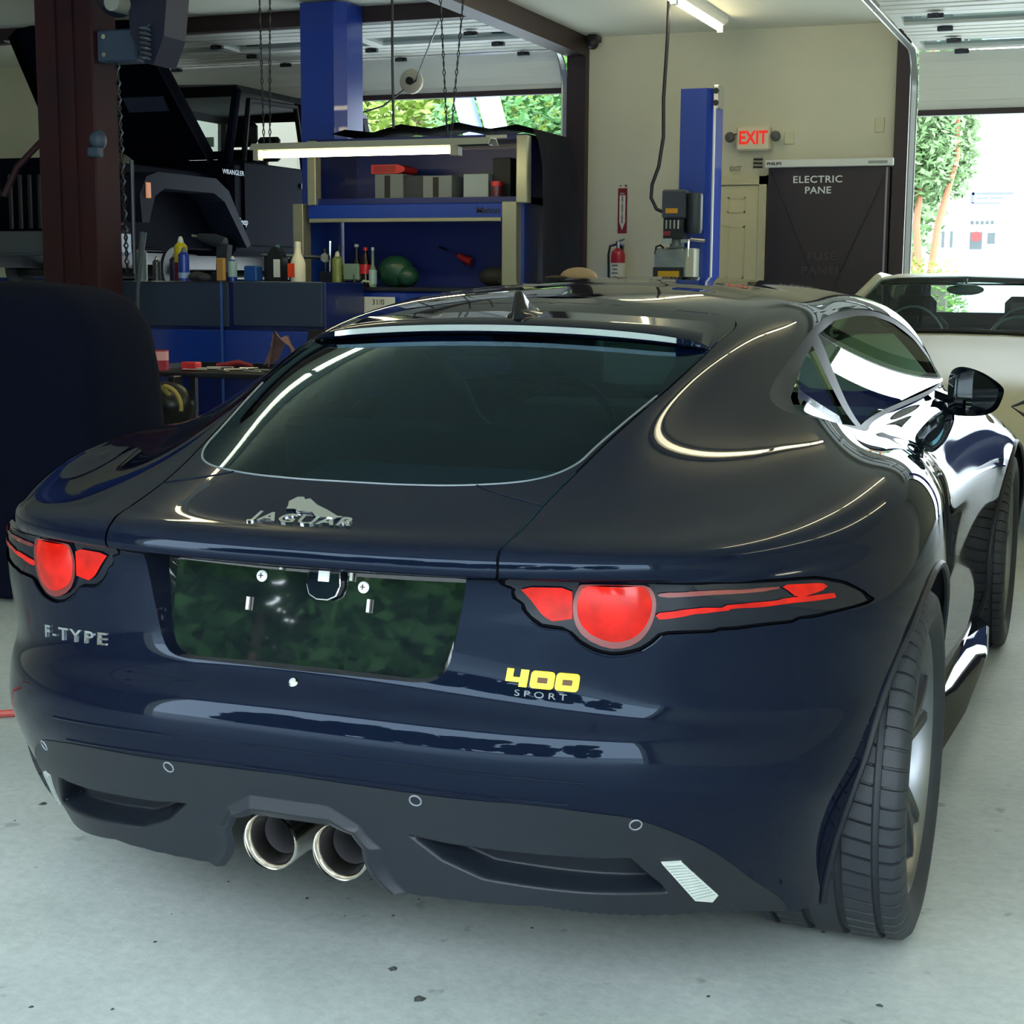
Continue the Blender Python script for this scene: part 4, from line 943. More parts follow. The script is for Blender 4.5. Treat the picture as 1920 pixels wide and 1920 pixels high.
# panelled door
DOORP = mat('cream_door_paint', '#d5cda4', .5)
wd = bpy.data.objects.new('door_1', None); COL.objects.link(wd); wd.location = (-1.63, YW, 0); wd['kind'] = 'structure'; wd['label'] = 'cream panelled door behind the blue lift column'
MB().box(-1.98, -1.44, YW-.03, YW, 0, 2.005, .003).build('door_leaf', DOORP, wd)
MB().box(-2.06, -1.985, YW-.05, YW, 0, 2.075).box(-1.435, -1.375, YW-.05, YW, 0, 2.075).box(-2.06, -1.375, YW-.05, YW, 2.012, 2.085).build('door_frame', mat('cream_frame', '#cdc6a0', .55), wd)
for x0, x1, z0, z1 in ((-1.68, -1.54, 1.80, 1.92), (-1.68, -1.54, 1.30, 1.70), (-1.90, -1.76, 1.80, 1.92), (-1.90, -1.76, 1.30, 1.70), (-1.68, -1.54, .25, 1.1), (-1.90, -1.76, .25, 1.1)):
    m_ = MB()
    for a, b, c, d in ((x0, x1, z1-.012, z1), (x0, x1, z0, z0+.012), (x0, x0+.012, z0, z1), (x1-.012, x1, z0, z1)): m_.box(a, b, YW-.036, YW-.028, c, d)
    m_.build('door_panel', DOORP, wd)
MB().ball((-1.935, YW-.06, 1.0), .03).build('door_knob', STEEL, wd)
letters('EXIT', (-1.62, YW-.052, 2.115), .05, wd, mat('faded_grey_print', '#8d8c7c', .8), ext=.001, xs=.9, off=.002)
# dark electric panel doors
ep = thing('electric_panel', 'dark brown electric panel cabinet with white stencilled lettering', 'cabinet', (-.90, 9.9, 0)); EPM = mat('dark_plum_paint', '#281c22', .45)
MB().box(-1.355, -.445, 9.91, YW-.003, 0, 2.13, .004).build('cabinet_body', EPM, ep)
for a, b in (((-1.33, .1), (-.47, 2.1)), ((-1.33, 2.1), (-.47, .1))):
    MB().tube([(a[0], 9.905, a[1]), (b[0], 9.905, b[1])], .006, 5).build('brace', EPM, ep)
MB().box(-.475, -.462, 9.90, 9.912, 0, 2.12).build('edge_strip', mat('lilac_edge', '#8f8a98', .5), ep)
STEN = mat('white_stencil', '#e9ecec', .6)
letters('ELECTRIC', (-.98, 9.902, 2.015), .072, ep, STEN, ext=.002, xs=1.12, off=.001, spacing=1.08); letters('PANE', (-.975, 9.902, 1.935), .072, ep, STEN, ext=.002, xs=1.1, off=.001, spacing=1.05)
FADE = mat('faded_stencil', '#4a3f42', .6)
letters('FUSE', (-.93, 9.902, 1.44), .085, ep, FADE, ext=.0015, xs=1.15, spacing=1.1); letters('PANEL', (-.93, 9.902, 1.335), .085, ep, FADE, ext=.0015, xs=1.15, spacing=1.1)
pb = thing('lamp_carton', 'long narrow white lamp carton lying on top of the dark cabinet', 'box', (-.9, 9.88, 2.13))
MB().box(-1.37, -.42, 9.85, 9.92, 2.13, 2.185, .004).build('carton', mat('white_carton', '#dfe2dc', .6), pb)
letters('PHILIPS', (-1.30, 9.848, 2.147), .028, pb, mat('dark_print', '#2b3138', .6), ext=.0005, xs=1.25, off=.001)
MB().box(-.60, -.46, 9.847, 9.852, 2.145, 2.165).build('carton_label', mat('grey_print', '#8f9490', .6), pb)
for k in range(3): MB().tube([(-1.40, 9.9, 2.14+k*.028), (-1.47, 9.9, 2.142+k*.028)], .011, 8).build('tube_end', DARKSTEEL, pb)
# extinguisher and its sign
fs = thing('extinguisher_sign', 'narrow red and white fire extinguisher arrow sign on the cream wall', 'sign', (-2.536, YW, 1.65)); RD = mat('sign_red', '#7d1220', .5)
MB().box(-2.573, -2.499, YW-.006, YW, 1.65, 2.0).build('plate', RD, fs)
MB().prism([(-2.56, 1.97), (-2.56, 1.735), (-2.536, 1.675), (-2.512, 1.735), (-2.512, 1.97)], YW-.009, YW-.006, 'xz').build('arrow', mat('sign_white', '#dcd9cc', .5), fs)
MB().box(-2.562, -2.51, YW-.011, YW-.009, 1.945, 1.972).build('word_band', RD, fs)
letters('FIRE', (-2.536, YW-.012, 1.95), .022, fs, mat('sign_white', '#dcd9cc', .5), ext=.0005)
for k, ch in enumerate('EXTINGUISHER'): letters(ch, (-2.536, YW-.011, 1.925-k*.0178), .02, fs, mat('sign_ink', '#33121a', .6), ext=.0005, off=.0008)
MB().ball((-2.555, YW, 2.02), .006).ball((-2.512, YW, 2.02), .008).build('screw', DARKSTEEL, fs)
fe = thing('fire_extinguisher', 'red fire extinguisher with white label hanging on the cream wall', 'fire extinguisher', (-2.54, 9.91, 1.1)); c = (-2.54, 9.91, 0)
RX = mat('extinguisher_red', '#b3142e', .3, 0, .5)
MB().lathe([(.0001, 1.08), (.05, 1.08), (.057, 1.095), (.057, 1.47), (.05, 1.50), (.025, 1.525), (.018, 1.53)], c, 'z', 26).build('cylinder', RX, fe)
MB().lathe([(.0578, 1.20), (.0578, 1.415)], c, 'z', 26).build('label_wrap', mat('label_white', '#d9d6c4', .5), fe)
for z_, w_ in ((1.39, .03), (1.36, .022), (1.33, .03), (1.30, .018)): MB().box(-2.54-w_, -2.54+w_*.6, 9.85, 9.8535, z_, z_+.01).build('label_print', mat('grey_ink', '#55584f', .6), fe)
MB().lathe([(.0001, 1.585), (.015, 1.585), (.017, 1.56), (.014, 1.525)], c, 'z', 14).build('valve', STEEL, fe)
MB().prism([(-2.56, 1.58), (-2.49, 1.605), (-2.485, 1.598), (-2.55, 1.568)], 9.90, 9.92, 'xz').prism([(-2.55, 1.565), (-2.49, 1.545), (-2.485, 1.553), (-2.54, 1.575)], 9.90, 9.92, 'xz').build('handle', STEEL, fe)
MB().tube([(-2.55, 9.90, 1.56), (-2.60, 9.89, 1.545), (-2.613, 9.89, 1.48), (-2.608, 9.89, 1.30), (-2.60, 9.89, 1.20)], .009, 8).build('hose', BLACKP, fe)
MB().box(-2.56, -2.52, 9.955, YW, 1.5, 1.56).build('bracket', DARKSTEEL, fe)
sc_ = thing('security_camera', 'small dark dome camera at the top of the brown post', 'camera', (-2.75, 9.82, 3.08)); MB().box(-2.80, -2.72, 9.84, 9.98, 3.12, CEIL, .01).build('mount', DARKSTEEL, sc_); MB().ball((-2.745, 9.82, 3.10), .05).build('dome', BLACKP, sc_)
solo('wall_hook', MB().box(-2.05, -2.02, YW-.02, YW, 2.33, 2.36, .005), DARKSTEEL, 'tiny dark hook on the cream wall left of the blue column', 'hook')

# ------------------------------------------------------------------ blue lift columns
BLUE = mat('royal_blue_enamel', '#123a9e', .32, 0, .4); NAVY = mat('navy_blue_enamel', '#0d1f66', .35, 0, .3)
def column(label, x, y, w_, d_, h, cap=True):
    c = thing('lift_column', label, 'lift column', (x, y, 0), group=None)
    MB().box(x-w_*.8, x+w_*.8, y-d_*.9, y+d_*.9, 0, .02).build('base_plate', BLUE, c)
    MB().prism([(x-w_/2, y-d_/2), (x+w_*.28, y-d_/2), (x+w_/2, y-d_*.3), (x+w_/2, y+d_/2), (x+w_*.42, y+d_/2), (x+w_*.42, y-d_*.22), (x-w_*.42, y-d_*.22), (x-w_*.42, y+d_/2), (x-w_/2, y+d_/2)], .02, h, 'xy').build('post', BLUE, c)
    MB().box(x-w_*.3, x+w_*.3, y-d_*.15, y+d_*.4, .35, .95, .01).build('carriage', NAVY, c)
    for s in (-1, 1): MB().box(x+s*.1-.05, x+s*.1+.05, y-.9 if s < 0 else y+.1, y-.1 if s < 0 else y+.9, .12, .22, .01).build('swing_arm', NAVY, c)
    return c
c1 = column('tall blue lift column rising behind the tool chest to the ceiling', -4.04, 7.95, .33, .30, CEIL-.01)
c2 = column('short blue lift column with power unit before the cream wall', -1.575, 8.72, .235, .26, 2.58)
MB().box(-1.47, -1.425, 8.60, 8.72, 2.44, 2.60, .008).build('top_bracket', STEEL, c2)
for z_ in (2.48, 2.56): MB().lathe([(.0001, -.01), (.02, -.01), (.02, .005)], (-1.447, 8.60, z_), 'y', 12).build('pulley_bolt', DARKSTEEL, c2)
MB().box(-1.458, -1.448, 8.58, 8.61, .02, 2.45).build('edge_strip', mat('white_strip', '#e3e6ea', .4), c2)  # narrow white strip up the front edge of the column
pu = thing('power_unit', 'grey electric power unit with tank bolted to the short blue column', 'motor', (-1.69, 8.5, 1.2))
MB().box(-1.765, -1.60, 8.42, 8.60, 1.70, 1.895, .012).build('control_box', mat('slate_box', '#39414e', .45), pu)
MB().box(-1.735, -1.65, 8.414, 8.421, 1.735, 1.768).build('warning_sticker', mat('orange_sticker', '#d99a1c', .5), pu)
MB().lathe([(.0001, 1.88), (.05, 1.87), (.055, 1.85), (.055, 1.63), (.045, 1.60), (.0001, 1.60)], (-1.55, 8.50, 0), 'z', 20).build('motor_can', mat('dark_motor', '#3b434a', .4, .3), pu)
MB().box(-1.755, -1.61, 8.43, 8.58, 1.56, 1.70, .006).build('valve_block', DARKSTEEL, pu)
for k in range(4): MB().box(-1.735+k*.028, -1.725+k*.028, 8.424, 8.431, 1.63, 1.69).build('cooling_fin', STEEL, pu)
MB().box(-1.75, -1.70, 8.42, 8.431, 1.585, 1.615).build('red_tag', mat('red_tag', '#8c3030', .5), pu)
MB().box(-1.76, -1.69, 8.42, 8.431, 1.53, 1.565).box(-1.63, -1.57, 8.44, 8.46, 1.535, 1.56).build('pressure_gauge', mat('pale_gauge', '#9fb0ae', .4), pu)
MB().tube([(-1.56, 8.44, 1.56), (-1.46, 8.44, 1.55)], .012, 8).tube([(-1.575, 8.43, 1.56), (-1.575, 8.43, 1.44)], .007, 8).build('release_lever', STEEL, pu)
MB().lathe([(.10, 1.50), (.055, 1.51), (.05, 1.56)], (-1.68, 8.52, 0), 'z', 20).build('neck', mat('grey_neck', '#76807e', .4), pu)
MB().box(-1.815, -1.595, 8.42, 8.64, 1.20, 1.50, .02).build('tank', mat('milky_tank', '#8b979a', .35, noise=(9, .2, '#6d7a80')), pu)
MB().box(-1.817, -1.60, 8.417, 8.425, 1.20, 1.37).build('oil_level', mat('dark_oil', '#23272e', .3), pu)
MB().box(-1.78, -1.63, 8.411, 8.418, 1.23, 1.345).build('yellow_label', mat('yellow_label', '#d0a520', .5), pu)
MB().box(-1.598, -1.535, 8.44, 8.60, 1.17, 1.50, .006).build('side_plate', mat('pale_side_plate', '#c7cbb8', .5), pu)
MB().tube([(-1.81, 8.44, 1.46), (-1.80, 8.43, 1.51), (-1.77, 8.43, 1.52), (-1.75, 8.44, 1.50)], .008, 7).build('tank_hose', BLACKP, pu)
solo('power_cable', MB().tube([(-1.75, 8.45, CEIL), (-1.755, 8.45, 2.9), (-1.775, 8.45, 2.5), (-1.77, 8.45, 2.25), (-1.80, 8.45, 2.05), (-1.845, 8.45, 1.93), (-1.85, 8.45, 1.84), (-1.81, 8.45, 1.765), (-1.764, 8.46, 1.745)], .013, 8), BLACKP, 'thick black cable looping from the ceiling to the power unit', 'cable')

# ------------------------------------------------------------------ blue tool chest with hutch
ALU = mat('brushed_aluminium_edge', '#a9aa96', .35, .5)
tc_ = thing('tool_chest', 'blue workstation tool chest with hutch and pale metal corner posts', 'tool chest', (-3.05, 7.3, 0))
X0, X1, Y0, Y1 = -3.83, -2.28, 7.0, 7.62
MB().box(X0, X1, Y0, Y1, .12, 1.20, .01).build('cabinet', BLUE, tc_)
for k in range(6):
    z0 = .16+k*.165
    d = MB().box(X0+.05, X1-.05, Y0-.02, Y0+.01, z0, z0+.15, .006).build('drawer', BLUE, tc_); MB().box(X0+.08, X1-.08, Y0-.035, Y0-.018, z0+.128, z0+.145, .004).build('drawer_pull', ALU, d)
MB().box(X0-.01, X1+.01, Y0-.02, Y1, 1.20, 1.225, .005).build('worktop', mat('dark_worktop', '#1a2030', .5), tc_)
MB().box(X0+.06, X1-.06, Y1-.03, Y1, 1.225, 1.75).build('back_panel', mat('blue_pegboard', '#10257a', .5), tc_)
for x0, x1 in ((X0-.005, X0+.07), (X1-.095, X1)): MB().box(x0, x1, Y0-.01, Y0+.10, 1.225, 1.755, .004).build('corner_post', ALU, tc_)
MB().box(X1-.06, X1+.02, Y0+.08, Y1, 1.225, 1.755).build('side_panel', BLUE, tc_); MB().box(X0, X0+.05, Y0+.08, Y1, 1.225, 1.755).build('side_panel', BLUE, tc_)
MB().box(X0+.10, X1-.02, Y0-.0, Y0+.06, 1.655, 1.75, .006).build('canopy_rail', BLUE, tc_)
MB().box(X0+.12, X1-.10, Y0-.022, Y0-.0, 1.635, 1.66, .004).build('canopy_trim', ALU, tc_)
letters('Matco', (X1-.19, Y0-.003, 1.685), .055, tc_, mat('dark_badge', '#0b1230', .4), ext=.002, xs=1.15, off=.001)
hu = MB().box(X0+.12, X1+.06, Y1-.03, Y1, 1.75, 2.16).box(X0+.12, X0+.16, Y0, Y1, 1.75, 2.16).box(X1+.02, X1+.06, Y0+.04, Y1, 1.75, 2.16).box(X0+.12, X1+.06, Y0, Y1, 1.75, 1.785).box(X0+.12, X1+.06, Y0, Y1, 2.13, 2.16).build('hutch', NAVY, tc_)
for x0, x1 in ((X0+.115, X0+.175), (X1+.005, X1+.075)): MB().box(x0, x1, Y0-.03, Y0+.05, 1.745, 2.15, .004).build('hutch_post', ALU, hu)
MB().box(X1-.20, X1-.06, Y0-.02, Y0+.0, 2.135, 2.155).build('hutch_latch', STEEL, hu)
tarp = MB(); rows = []
rnd = random.Random(3)
for i in range(15):
    t = i/14; x = X0+.25+(X1+.08-(X0+.25))*t
    rows.append([(x, y, 2.165+.03+.025*math.sin(7*t*PI)*math.sin(3*y)+.035*math.sin(PI*t)) for y in np.linspace(Y0+.05, Y1+.1, 5)])
for k, (x, z) in enumerate(((X1+.10, 2.14), (X1+.115, 2.0), (X1+.14, 1.7), (X1+.17, 1.35), (X1+.19, 1.0), (X1+.19, .7))):
    rows.append([(x+.03*math.sin(9*y+k)+.0, y, z-.03*abs(math.sin(5*y))) for y in np.linspace(Y0+.05, Y1+.1, 5)])
tarp.grid(rows); solo('tarp', tarp, mat('black_tarp', '#05070f', .9, 0, 0, .08, bump=(12, .5)), 'black cloth cover draped over the hutch and down its side', 'cover')
# contents of hutch
def carton(label, x0, x1, z0, z1, y0, y1, col, band=None, group=None, wn=None):
    c = thing('carton', label, 'box', ((x0+x1)/2, (y0+y1)/2, z0), group=group); MB().box(x0, x1, y0, y1, z0, z1, .003).build('box', mat('carton_'+col, col, .6), c)
    if band: MB().box(x0+(x1-x0)*.35, x0+(x1-x0)*.55, y0-.002, y0, z0+.01, z1-.01).build('printed_band', mat('band_'+band, band, .6), c)
    return c
zs = 1.785
carton('grey boxed tool kit with dark square label on the hutch shelf', -3.32, -3.12, zs, zs+.16, 7.15, 7.4, '#6d7478', '#10131c')
carton('grey boxed tool kit with dark label beside the other boxes', -2.98, -2.78, zs, zs+.145, 7.15, 7.4, '#757d80', '#10131c')
carton('small dark box between the two grey kits', -3.12, -2.98, zs, zs+.15, 7.18, 7.4, '#2c323c')
carton('pale silver box lying near the hutch post', -2.70, -2.53, zs, zs+.15, 7.15, 7.35, '#9aa7aa')
carton('black box stack corner in the hutch', -2.52, -2.40, zs+.0, zs+.25, 7.2, 7.45, '#0d0f16')
rt_ = thing('red_tool_case', 'red flat tool case with rounded end on the boxes', 'tool case', (-3.25, 7.25, zs+.16)); MB().prism([(-3.35, 1.948), (-3.35, 2.005), (-3.16, 2.005), (-3.12, 1.99), (-3.11, 1.976), (-3.12, 1.96), (-3.16, 1.948)], 7.16, 7.36, 'xz').build('case', mat('case_red', '#c3252b', .45), rt_)
MB().prism([(-3.33, 1.955), (-3.33, 1.998), (-3.18, 1.998), (-3.18, 1.955)], 7.155, 7.16, 'xz').build('case_lid', mat('case_dark_red', '#94181f', .45), rt_)
rb = thing('red_spray_can', 'small red and clear bottle in the hutch corner', 'bottle', (-2.46, 7.12, zs)); MB().lathe([(.0001, 0), (.035, 0), (.037, .01), (.037, .07), (.02, .085)], (-2.46, 7.12, zs), 'z', 16).build('body', mat('dim_red_glass', '#5e2030', .3), rb); MB().lathe([(.037, .07), (.037, .10), (.0001, .10)], (-2.46, 7.12, zs), 'z', 16).build('lid', mat('case_red', '#c3252b', .45), rb)

# ------------------------------------------------------------------ bottles and cans
def bottle(name, label, cat_, x, y, z, prof, m_, cap=None, capm=None, lab=None, labm=None):
    b = thing(name, label, cat_, (x, y, z)); MB().lathe([(.0001, prof[0][1])]+prof+[(.0001, prof[-1][1])], (x, y, z), 'z', 20).build('body', m_, b)
    if cap: MB().lathe([(.0001, cap[0][1])]+cap+[(.0001, cap[-1][1])], (x, y, z), 'z', 16).build('cap', capm, b)
    if lab: MB().lathe([(lab[0]+.0012, lab[1]), (lab[0]+.0012, lab[2])], (x, y, z), 'z', 20).build('label', labm, b)
    return b
def can(label, x, y, z, r, h, m_, capm, lab=None, labm=None):
    return bottle('spray_can', label, 'can', x, y, z, [(r, 0), (r, h*.78), (r*.55, h*.86)], m_, [(r*.5, h*.86), (r*.42, h*.93), (r*.22, h)], capm, lab, labm)
ZT, YT = 1.255, 6.72      # top of the low tool cabinet
M_ = lambda n, c, r=.35: mat(n, c, r)
# low navy cabinet in front of the red-posted bay
lc = thing('tool_cabinet', 'low slate-blue tool cabinet with two grey top panels beside the blue chest', 'tool cabinet', (-4.1, 6.7, 0)); SL = mat('slate_blue_panel', '#2c3c58', .45)
MB().box(-4.95, -3.30, 6.42, 6.95, .0, ZT, .006).build('carcass', NAVY, lc)
MB().box(-4.93, -3.97, 6.40, 6.43, .975, ZT-.006, .004).build('top_panel', SL, lc); MB().box(-3.93, -3.31, 6.39, 6.43, .985, ZT, .004).build('top_panel', SL, lc)
MB().box(-4.93, -3.31, 6.37, 6.43, .70, .955, .006).build('drawer', BLUE, lc); MB().box(-4.93, -3.31, 6.38, 6.43, .36, .68, .006).build('drawer', NAVY, lc); MB().box(-4.93, -3.31, 6.38, 6.43, .05, .34, .006).build('drawer', NAVY, lc)
MB().box(-4.93, -3.31, 6.40, 6.42, ZT-.004, ZT+.003).build('top_edge', STEEL, lc)
YT = 6.60
can('grey spray can with red shoulder on the slate cabinet', -4.74, YT, ZT, .042, .235, M_('grey_can', '#77868a', .3), M_('red_cap', '#8c2230'))
can('slim dark spray can with a bright rim on the cabinet', -4.62, YT, ZT, .026, .16, M_('dim_can', '#4c5154', .3), STEEL)
can('navy spray can beside the leaning pole', -4.55, YT+.1, ZT, .032, .18, M_('navy_can', '#223062', .3), M_('pale_cap', '#b9c4cc'))
can('yellow spray can with red foot and white nozzle', -4.455, YT+.03, ZT, .042, .285, M_('yellow_can', '#d8c81c', .3), WHITEP, (.042, .0, .12), M_('maroon_band', '#7a1f2c'))
can('blue spray can in front of the yellow one', -4.375, YT-.06, ZT, .036, .215, M_('blue_can', '#1f3fae', .25), M_('grey_nozzle', '#6f7a7c'), (.036, .02, .055), M_('pale_blue_band', '#8fb3d8'))
can('small blue and white spray can by the brush', -4.055, YT, ZT, .028, .16, M_('blue_can', '#1f3fae', .25), M_('white_cap', '#c9d6da'), (.028, .03, .13), M_('pale_label', '#9fc0c6'))
jug = thing('oil_jug', 'black oil jug with white label strip on the slate cabinet', 'jug', (-3.73, YT, ZT)); MB().prism([(-3.78, 0+ZT), (-3.68, 0+ZT), (-3.68, .15+ZT), (-3.70, .19+ZT), (-3.715, .215+ZT), (-3.745, .215+ZT), (-3.78, .17+ZT)], YT-.04, YT+.04, 'xz').build('body', M_('black_jug', '#151a26', .4), jug); MB().prism([(-3.735, ZT+.03), (-3.69, ZT+.03), (-3.69, ZT+.14), (-3.735, ZT+.14)], YT-.043, YT-.04, 'xz').build('label', M_('white_label', '#d5dcdc'), jug); MB().lathe([(.0001, .23), (.018, .23), (.018, .205)], (-3.73, YT, ZT), 'z', 12).build('cap', M_('teal_cap', '#3f6c70'), jug)
sb = bottle('spray_bottle', 'white cleaning bottle with red label and long neck', 'bottle', -3.585, YT, ZT, [(.046, 0), (.048, .01), (.048, .115), (.040, .14), (.022, .18), (.019, .215)], M_('cream_plastic', '#e2dfcd', .4), [(.020, .215), (.020, .245), (.013, .25)], M_('white_cap2', '#e9e9e2'))
MB().box(-3.63, -3.583, YT-.051, YT-.043, ZT+.03, ZT+.115).build('label', M_('orange_red_label', '#e0451f'), sb)
br = thing('brush', 'wooden handled brush standing upside down on a blue pole', 'brush', (-3.985, 6.36, 0)); MB().tube([(-3.985, 6.345, 0), (-3.985, 6.345, 1.27)], .009, 8).build('pole', M_('blue_pole', '#1f4a9a'), br); MB().box(-4.01, -3.955, 6.33, 6.36, 1.26, 1.40, .006).build('handle', M_('tan_wood', '#b58a4a', .5), br)
solo('blue_tin', MB().box(-3.94, -3.85, YT-.06, YT+.03, ZT, ZT+.10, .008), M_('blue_tin', '#1c4f9c', .3), 'small square blue tin behind the brush', 'tin')
dr2 = thing('cordless_drill', 'dark cordless drill standing on the slate cabinet', 'drill', (-4.2, YT+.05, ZT)); DK = M_('charcoal_plastic', '#222a38', .5)
MB().tube([(-4.33, YT+.05, ZT+.285), (-4.22, YT+.05, ZT+.265), (-4.14, YT+.05, ZT+.24)], [.02, .038, .04], 12).build('body', DK, dr2); MB().prism([(-4.18, ZT+.25), (-4.10, ZT+.23), (-4.12, ZT+.06), (-4.19, ZT+.06)], YT+.02, YT+.08, 'xz').build('grip', DK, dr2); MB().box(-4.22, -4.09, YT-.0, YT+.10, ZT, ZT+.06, .01).build('battery', DK, dr2); MB().tube([(-4.33, YT+.05, ZT+.285), (-4.38, YT+.05, ZT+.292)], .008, 8).build('chuck', STEEL, dr2)
solo('rag', MB().ball((-4.285, YT-.05, ZT+.03), (.06, .05, .034), 14, 8).ball((-4.22, YT-.08, ZT+.025), (.05, .04, .028), 12, 7), M_('dark_rag', '#3c4046', .9), 'crumpled dark rag lying between cans and drill', 'rag')
wr = thing('spanner', 'long chrome spanner lying across the back of the cabinet', 'spanner', (-3.75, 6.9, ZT+.12)); MB().tube([(-4.02, 6.92, ZT+.17), (-3.55, 6.86, ZT+.155)], .014, 8).build('shank', STEEL, wr); MB().lathe([(.0001, -.015), (.03, -.015), (.03, .015), (.0001, .015)], (-3.53, 6.86, ZT+.155), 'y', 6).build('ring_end', CHROME, wr); MB().box(-3.80, -3.74, 6.87, 6.93, ZT, ZT+.15).box(-4.0, -3.95, 6.9, 6.95, ZT, ZT+.16).build('rest_block', DARKSTEEL, wr)
lp_ = solo('leaning_pole', MB().tube([(-4.60, 6.30, .0), (-4.585, 6.33, 1.2), (-4.565, 6.38, 1.56)], [.010, .012, .022], 8), M_('grey_pole', '#4d5a68', .4), 'thin grey pole leaning on the slate cabinet', 'pole')
card = thing('price_card', 'white card with handwritten figures hung on the chest corner', 'card', (-3.27, 6.96, 1.0)); MB().box(-3.32, -3.09, 6.955, 6.965, 1.06, 1.165).build('sheet', M_('white_card', '#dfe3de', .6), card); letters('31/0', (-3.205, 6.953, 1.115), .05, card, M_('pen_ink', '#252b33'), ext=.0005)
MB().tube([(-3.33, 6.95, 1.24), (-3.30, 6.94, 1.265), (-3.26, 6.94, 1.26), (-3.255, 6.95, 1.235)], .008, 6).build('cord_loop', M_('pale_green_cord', '#a9c0a4'), card)
ZW = 1.225; YS = 7.16
can('pale yellow-green bottle with white cap on the chest worktop', -3.60, YS, ZW, .036, .23, M_('lime_glass', '#8d9a58', .3), WHITEP)
bottle('dark_bottle', 'dark glass bottle with pale stopper behind the lime bottle', 'bottle', -3.53, YS+.14, ZW, [(.032, 0), (.034, .14), (.014, .20), (.013, .26)], M_('black_glass', '#10141c', .15), [(.015, .26), (.015, .28)], WHITEP)
bottle('cola_bottle', 'dark cola bottle with red label and red cap', 'bottle', -3.385, YS-.02, ZW, [(.033, 0), (.036, .03), (.031, .07), (.036, .11), (.034, .16), (.016, .21), (.013, .235)], M_('cola_brown', '#1c0d10', .12), [(.015, .235), (.015, .255)], M_('cola_red', '#c8202f'), (.036, .085, .145), M_('cola_red', '#c8202f'))
bottle('sauce_bottle', 'slim clear bottle with white label next to the cola', 'bottle', -3.318, YS-.05, ZW, [(.024, 0), (.026, .10), (.01, .15), (.008, .245)], M_('clear_green_glass', '#6d857c', .15), [(.010, .235), (.010, .255)], M_('steel_cap', '#a9b6b6'), (.026, .02, .11), M_('pale_label', '#9fc0c6'))
jr = thing('jar_pack', 'pale green box of jars with dark stems on the worktop', 'box', (-3.49, YS, ZW)); MB().box(-3.54, -3.42, YS-.05, YS+.06, ZW+.04, ZW+.15, .01).build('carton', M_('pale_green_carton', '#7f998c', .5), jr); MB().tube([(-3.53, YS-.04, ZW), (-3.53, YS-.04, ZW+.08)], .01, 8).tube([(-3.455, YS-.04, ZW), (-3.455, YS-.04, ZW+.08)], .012, 8).tube([(-3.44, YS+.04, ZW), (-3.44, YS+.04, ZW+.05)], .012, 8).build('leg', DARKSTEEL, jr)
solo('green_bag', MB().ball((-3.20, YS+.05, ZW+.10), (.125, .09, .105), 18, 10).ball((-3.11, YS+.03, ZW+.07), (.08, .07, .07), 14, 8), mat('dark_green_bag', '#1f4a3c', .35, bump=(14, .8)), 'crumpled dark green plastic bag on the worktop', 'bag')
gun = thing('air_gun', 'red air tool with bright shaft hanging before the blue back panel', 'air tool', (-2.83, 7.45, ZW+.2)); MB().tube([(-2.93, 7.5, ZW+.235), (-2.885, 7.5, ZW+.215)], .006, 6).tube([(-3.02, 7.5, ZW+.265), (-2.96, 7.5, ZW+.245)], .009, 6).build('shaft', STEEL, gun); MB().tube([(-2.885, 7.5, ZW+.21), (-2.79, 7.5, ZW+.165)], [.02, .03], 10).build('body', M_('tool_red', '#b3262c'), gun); MB().box(-2.86, -2.83, 7.5, 7.595, ZW+.19, ZW+.21).build('hook', DARKSTEEL, gun)
solo('work_glove', MB().ball((-2.52, YS+.12, ZW+.07), (.12, .08, .065), 16, 9).ball((-2.43, YS+.08, ZW+.04), (.07, .06, .04), 12, 7), mat('dark_leather_glove', '#2a2c2c', .7, bump=(20, .6)), 'dark leather work glove heaped near the chest post', 'glove')
tb = thing('tool_block', 'dark cluster of screwdrivers standing at the chest post', 'tools', (-3.73, YS+.1, ZW)); MB().box(-3.77, -3.66, YS+.06, YS+.16, ZW, ZW+.10, .006).build('block', DK, tb)
for k, (dx, h) in enumerate(((-.03, .25), (0, .30), (.03, .22), (.05, .27))): MB().tube([(-3.715+dx, YS+.11, ZW+.09), (-3.71+dx*1.4, YS+.11, ZW+h)], [.006, .012], 6).build('screwdriver', DK if k != 1 else STEEL, tb)
# ------------------------------------------------------------------ raised off-roader in the left bay
JX, ZG = -5.70, .92
JP = mat('dark_charcoal_paint', '#080c18', .75, 0, 0, .03); JT = mat('black_vinyl_top', '#07090f', .7, 0, 0, .15); JF = mat('dark_grey_flare', '#141a2a', .7, 0, 0, .1)
jp = thing('off_road_car', 'dark boxy off-road car raised on the blue lift with its bonnet open', 'car', (JX, 8.6, ZG))
def z(v): return ZG+v
MB().box(JX-.76, JX+.76, 8.08, 10.5, z(.52), z(1.22), .04).build('tub', JP, jp)
MB().prism([(JX-.60, z(.55)), (JX-.60, z(1.02)), (JX-.52, z(1.16)), (JX+.52, z(1.16)), (JX+.60, z(1.02)), (JX+.60, z(.55)), (JX+.5, z(.50)), (JX-.5, z(.50))], 6.86, 6.92, 'xz').build('grille', JP, jp)
for k in range(7): MB().box(JX-.27+k*.08, JX-.235+k*.08, 6.845, 6.862, z(.68), z(1.05), .008).build('grille_slot', BLACKP, jp)
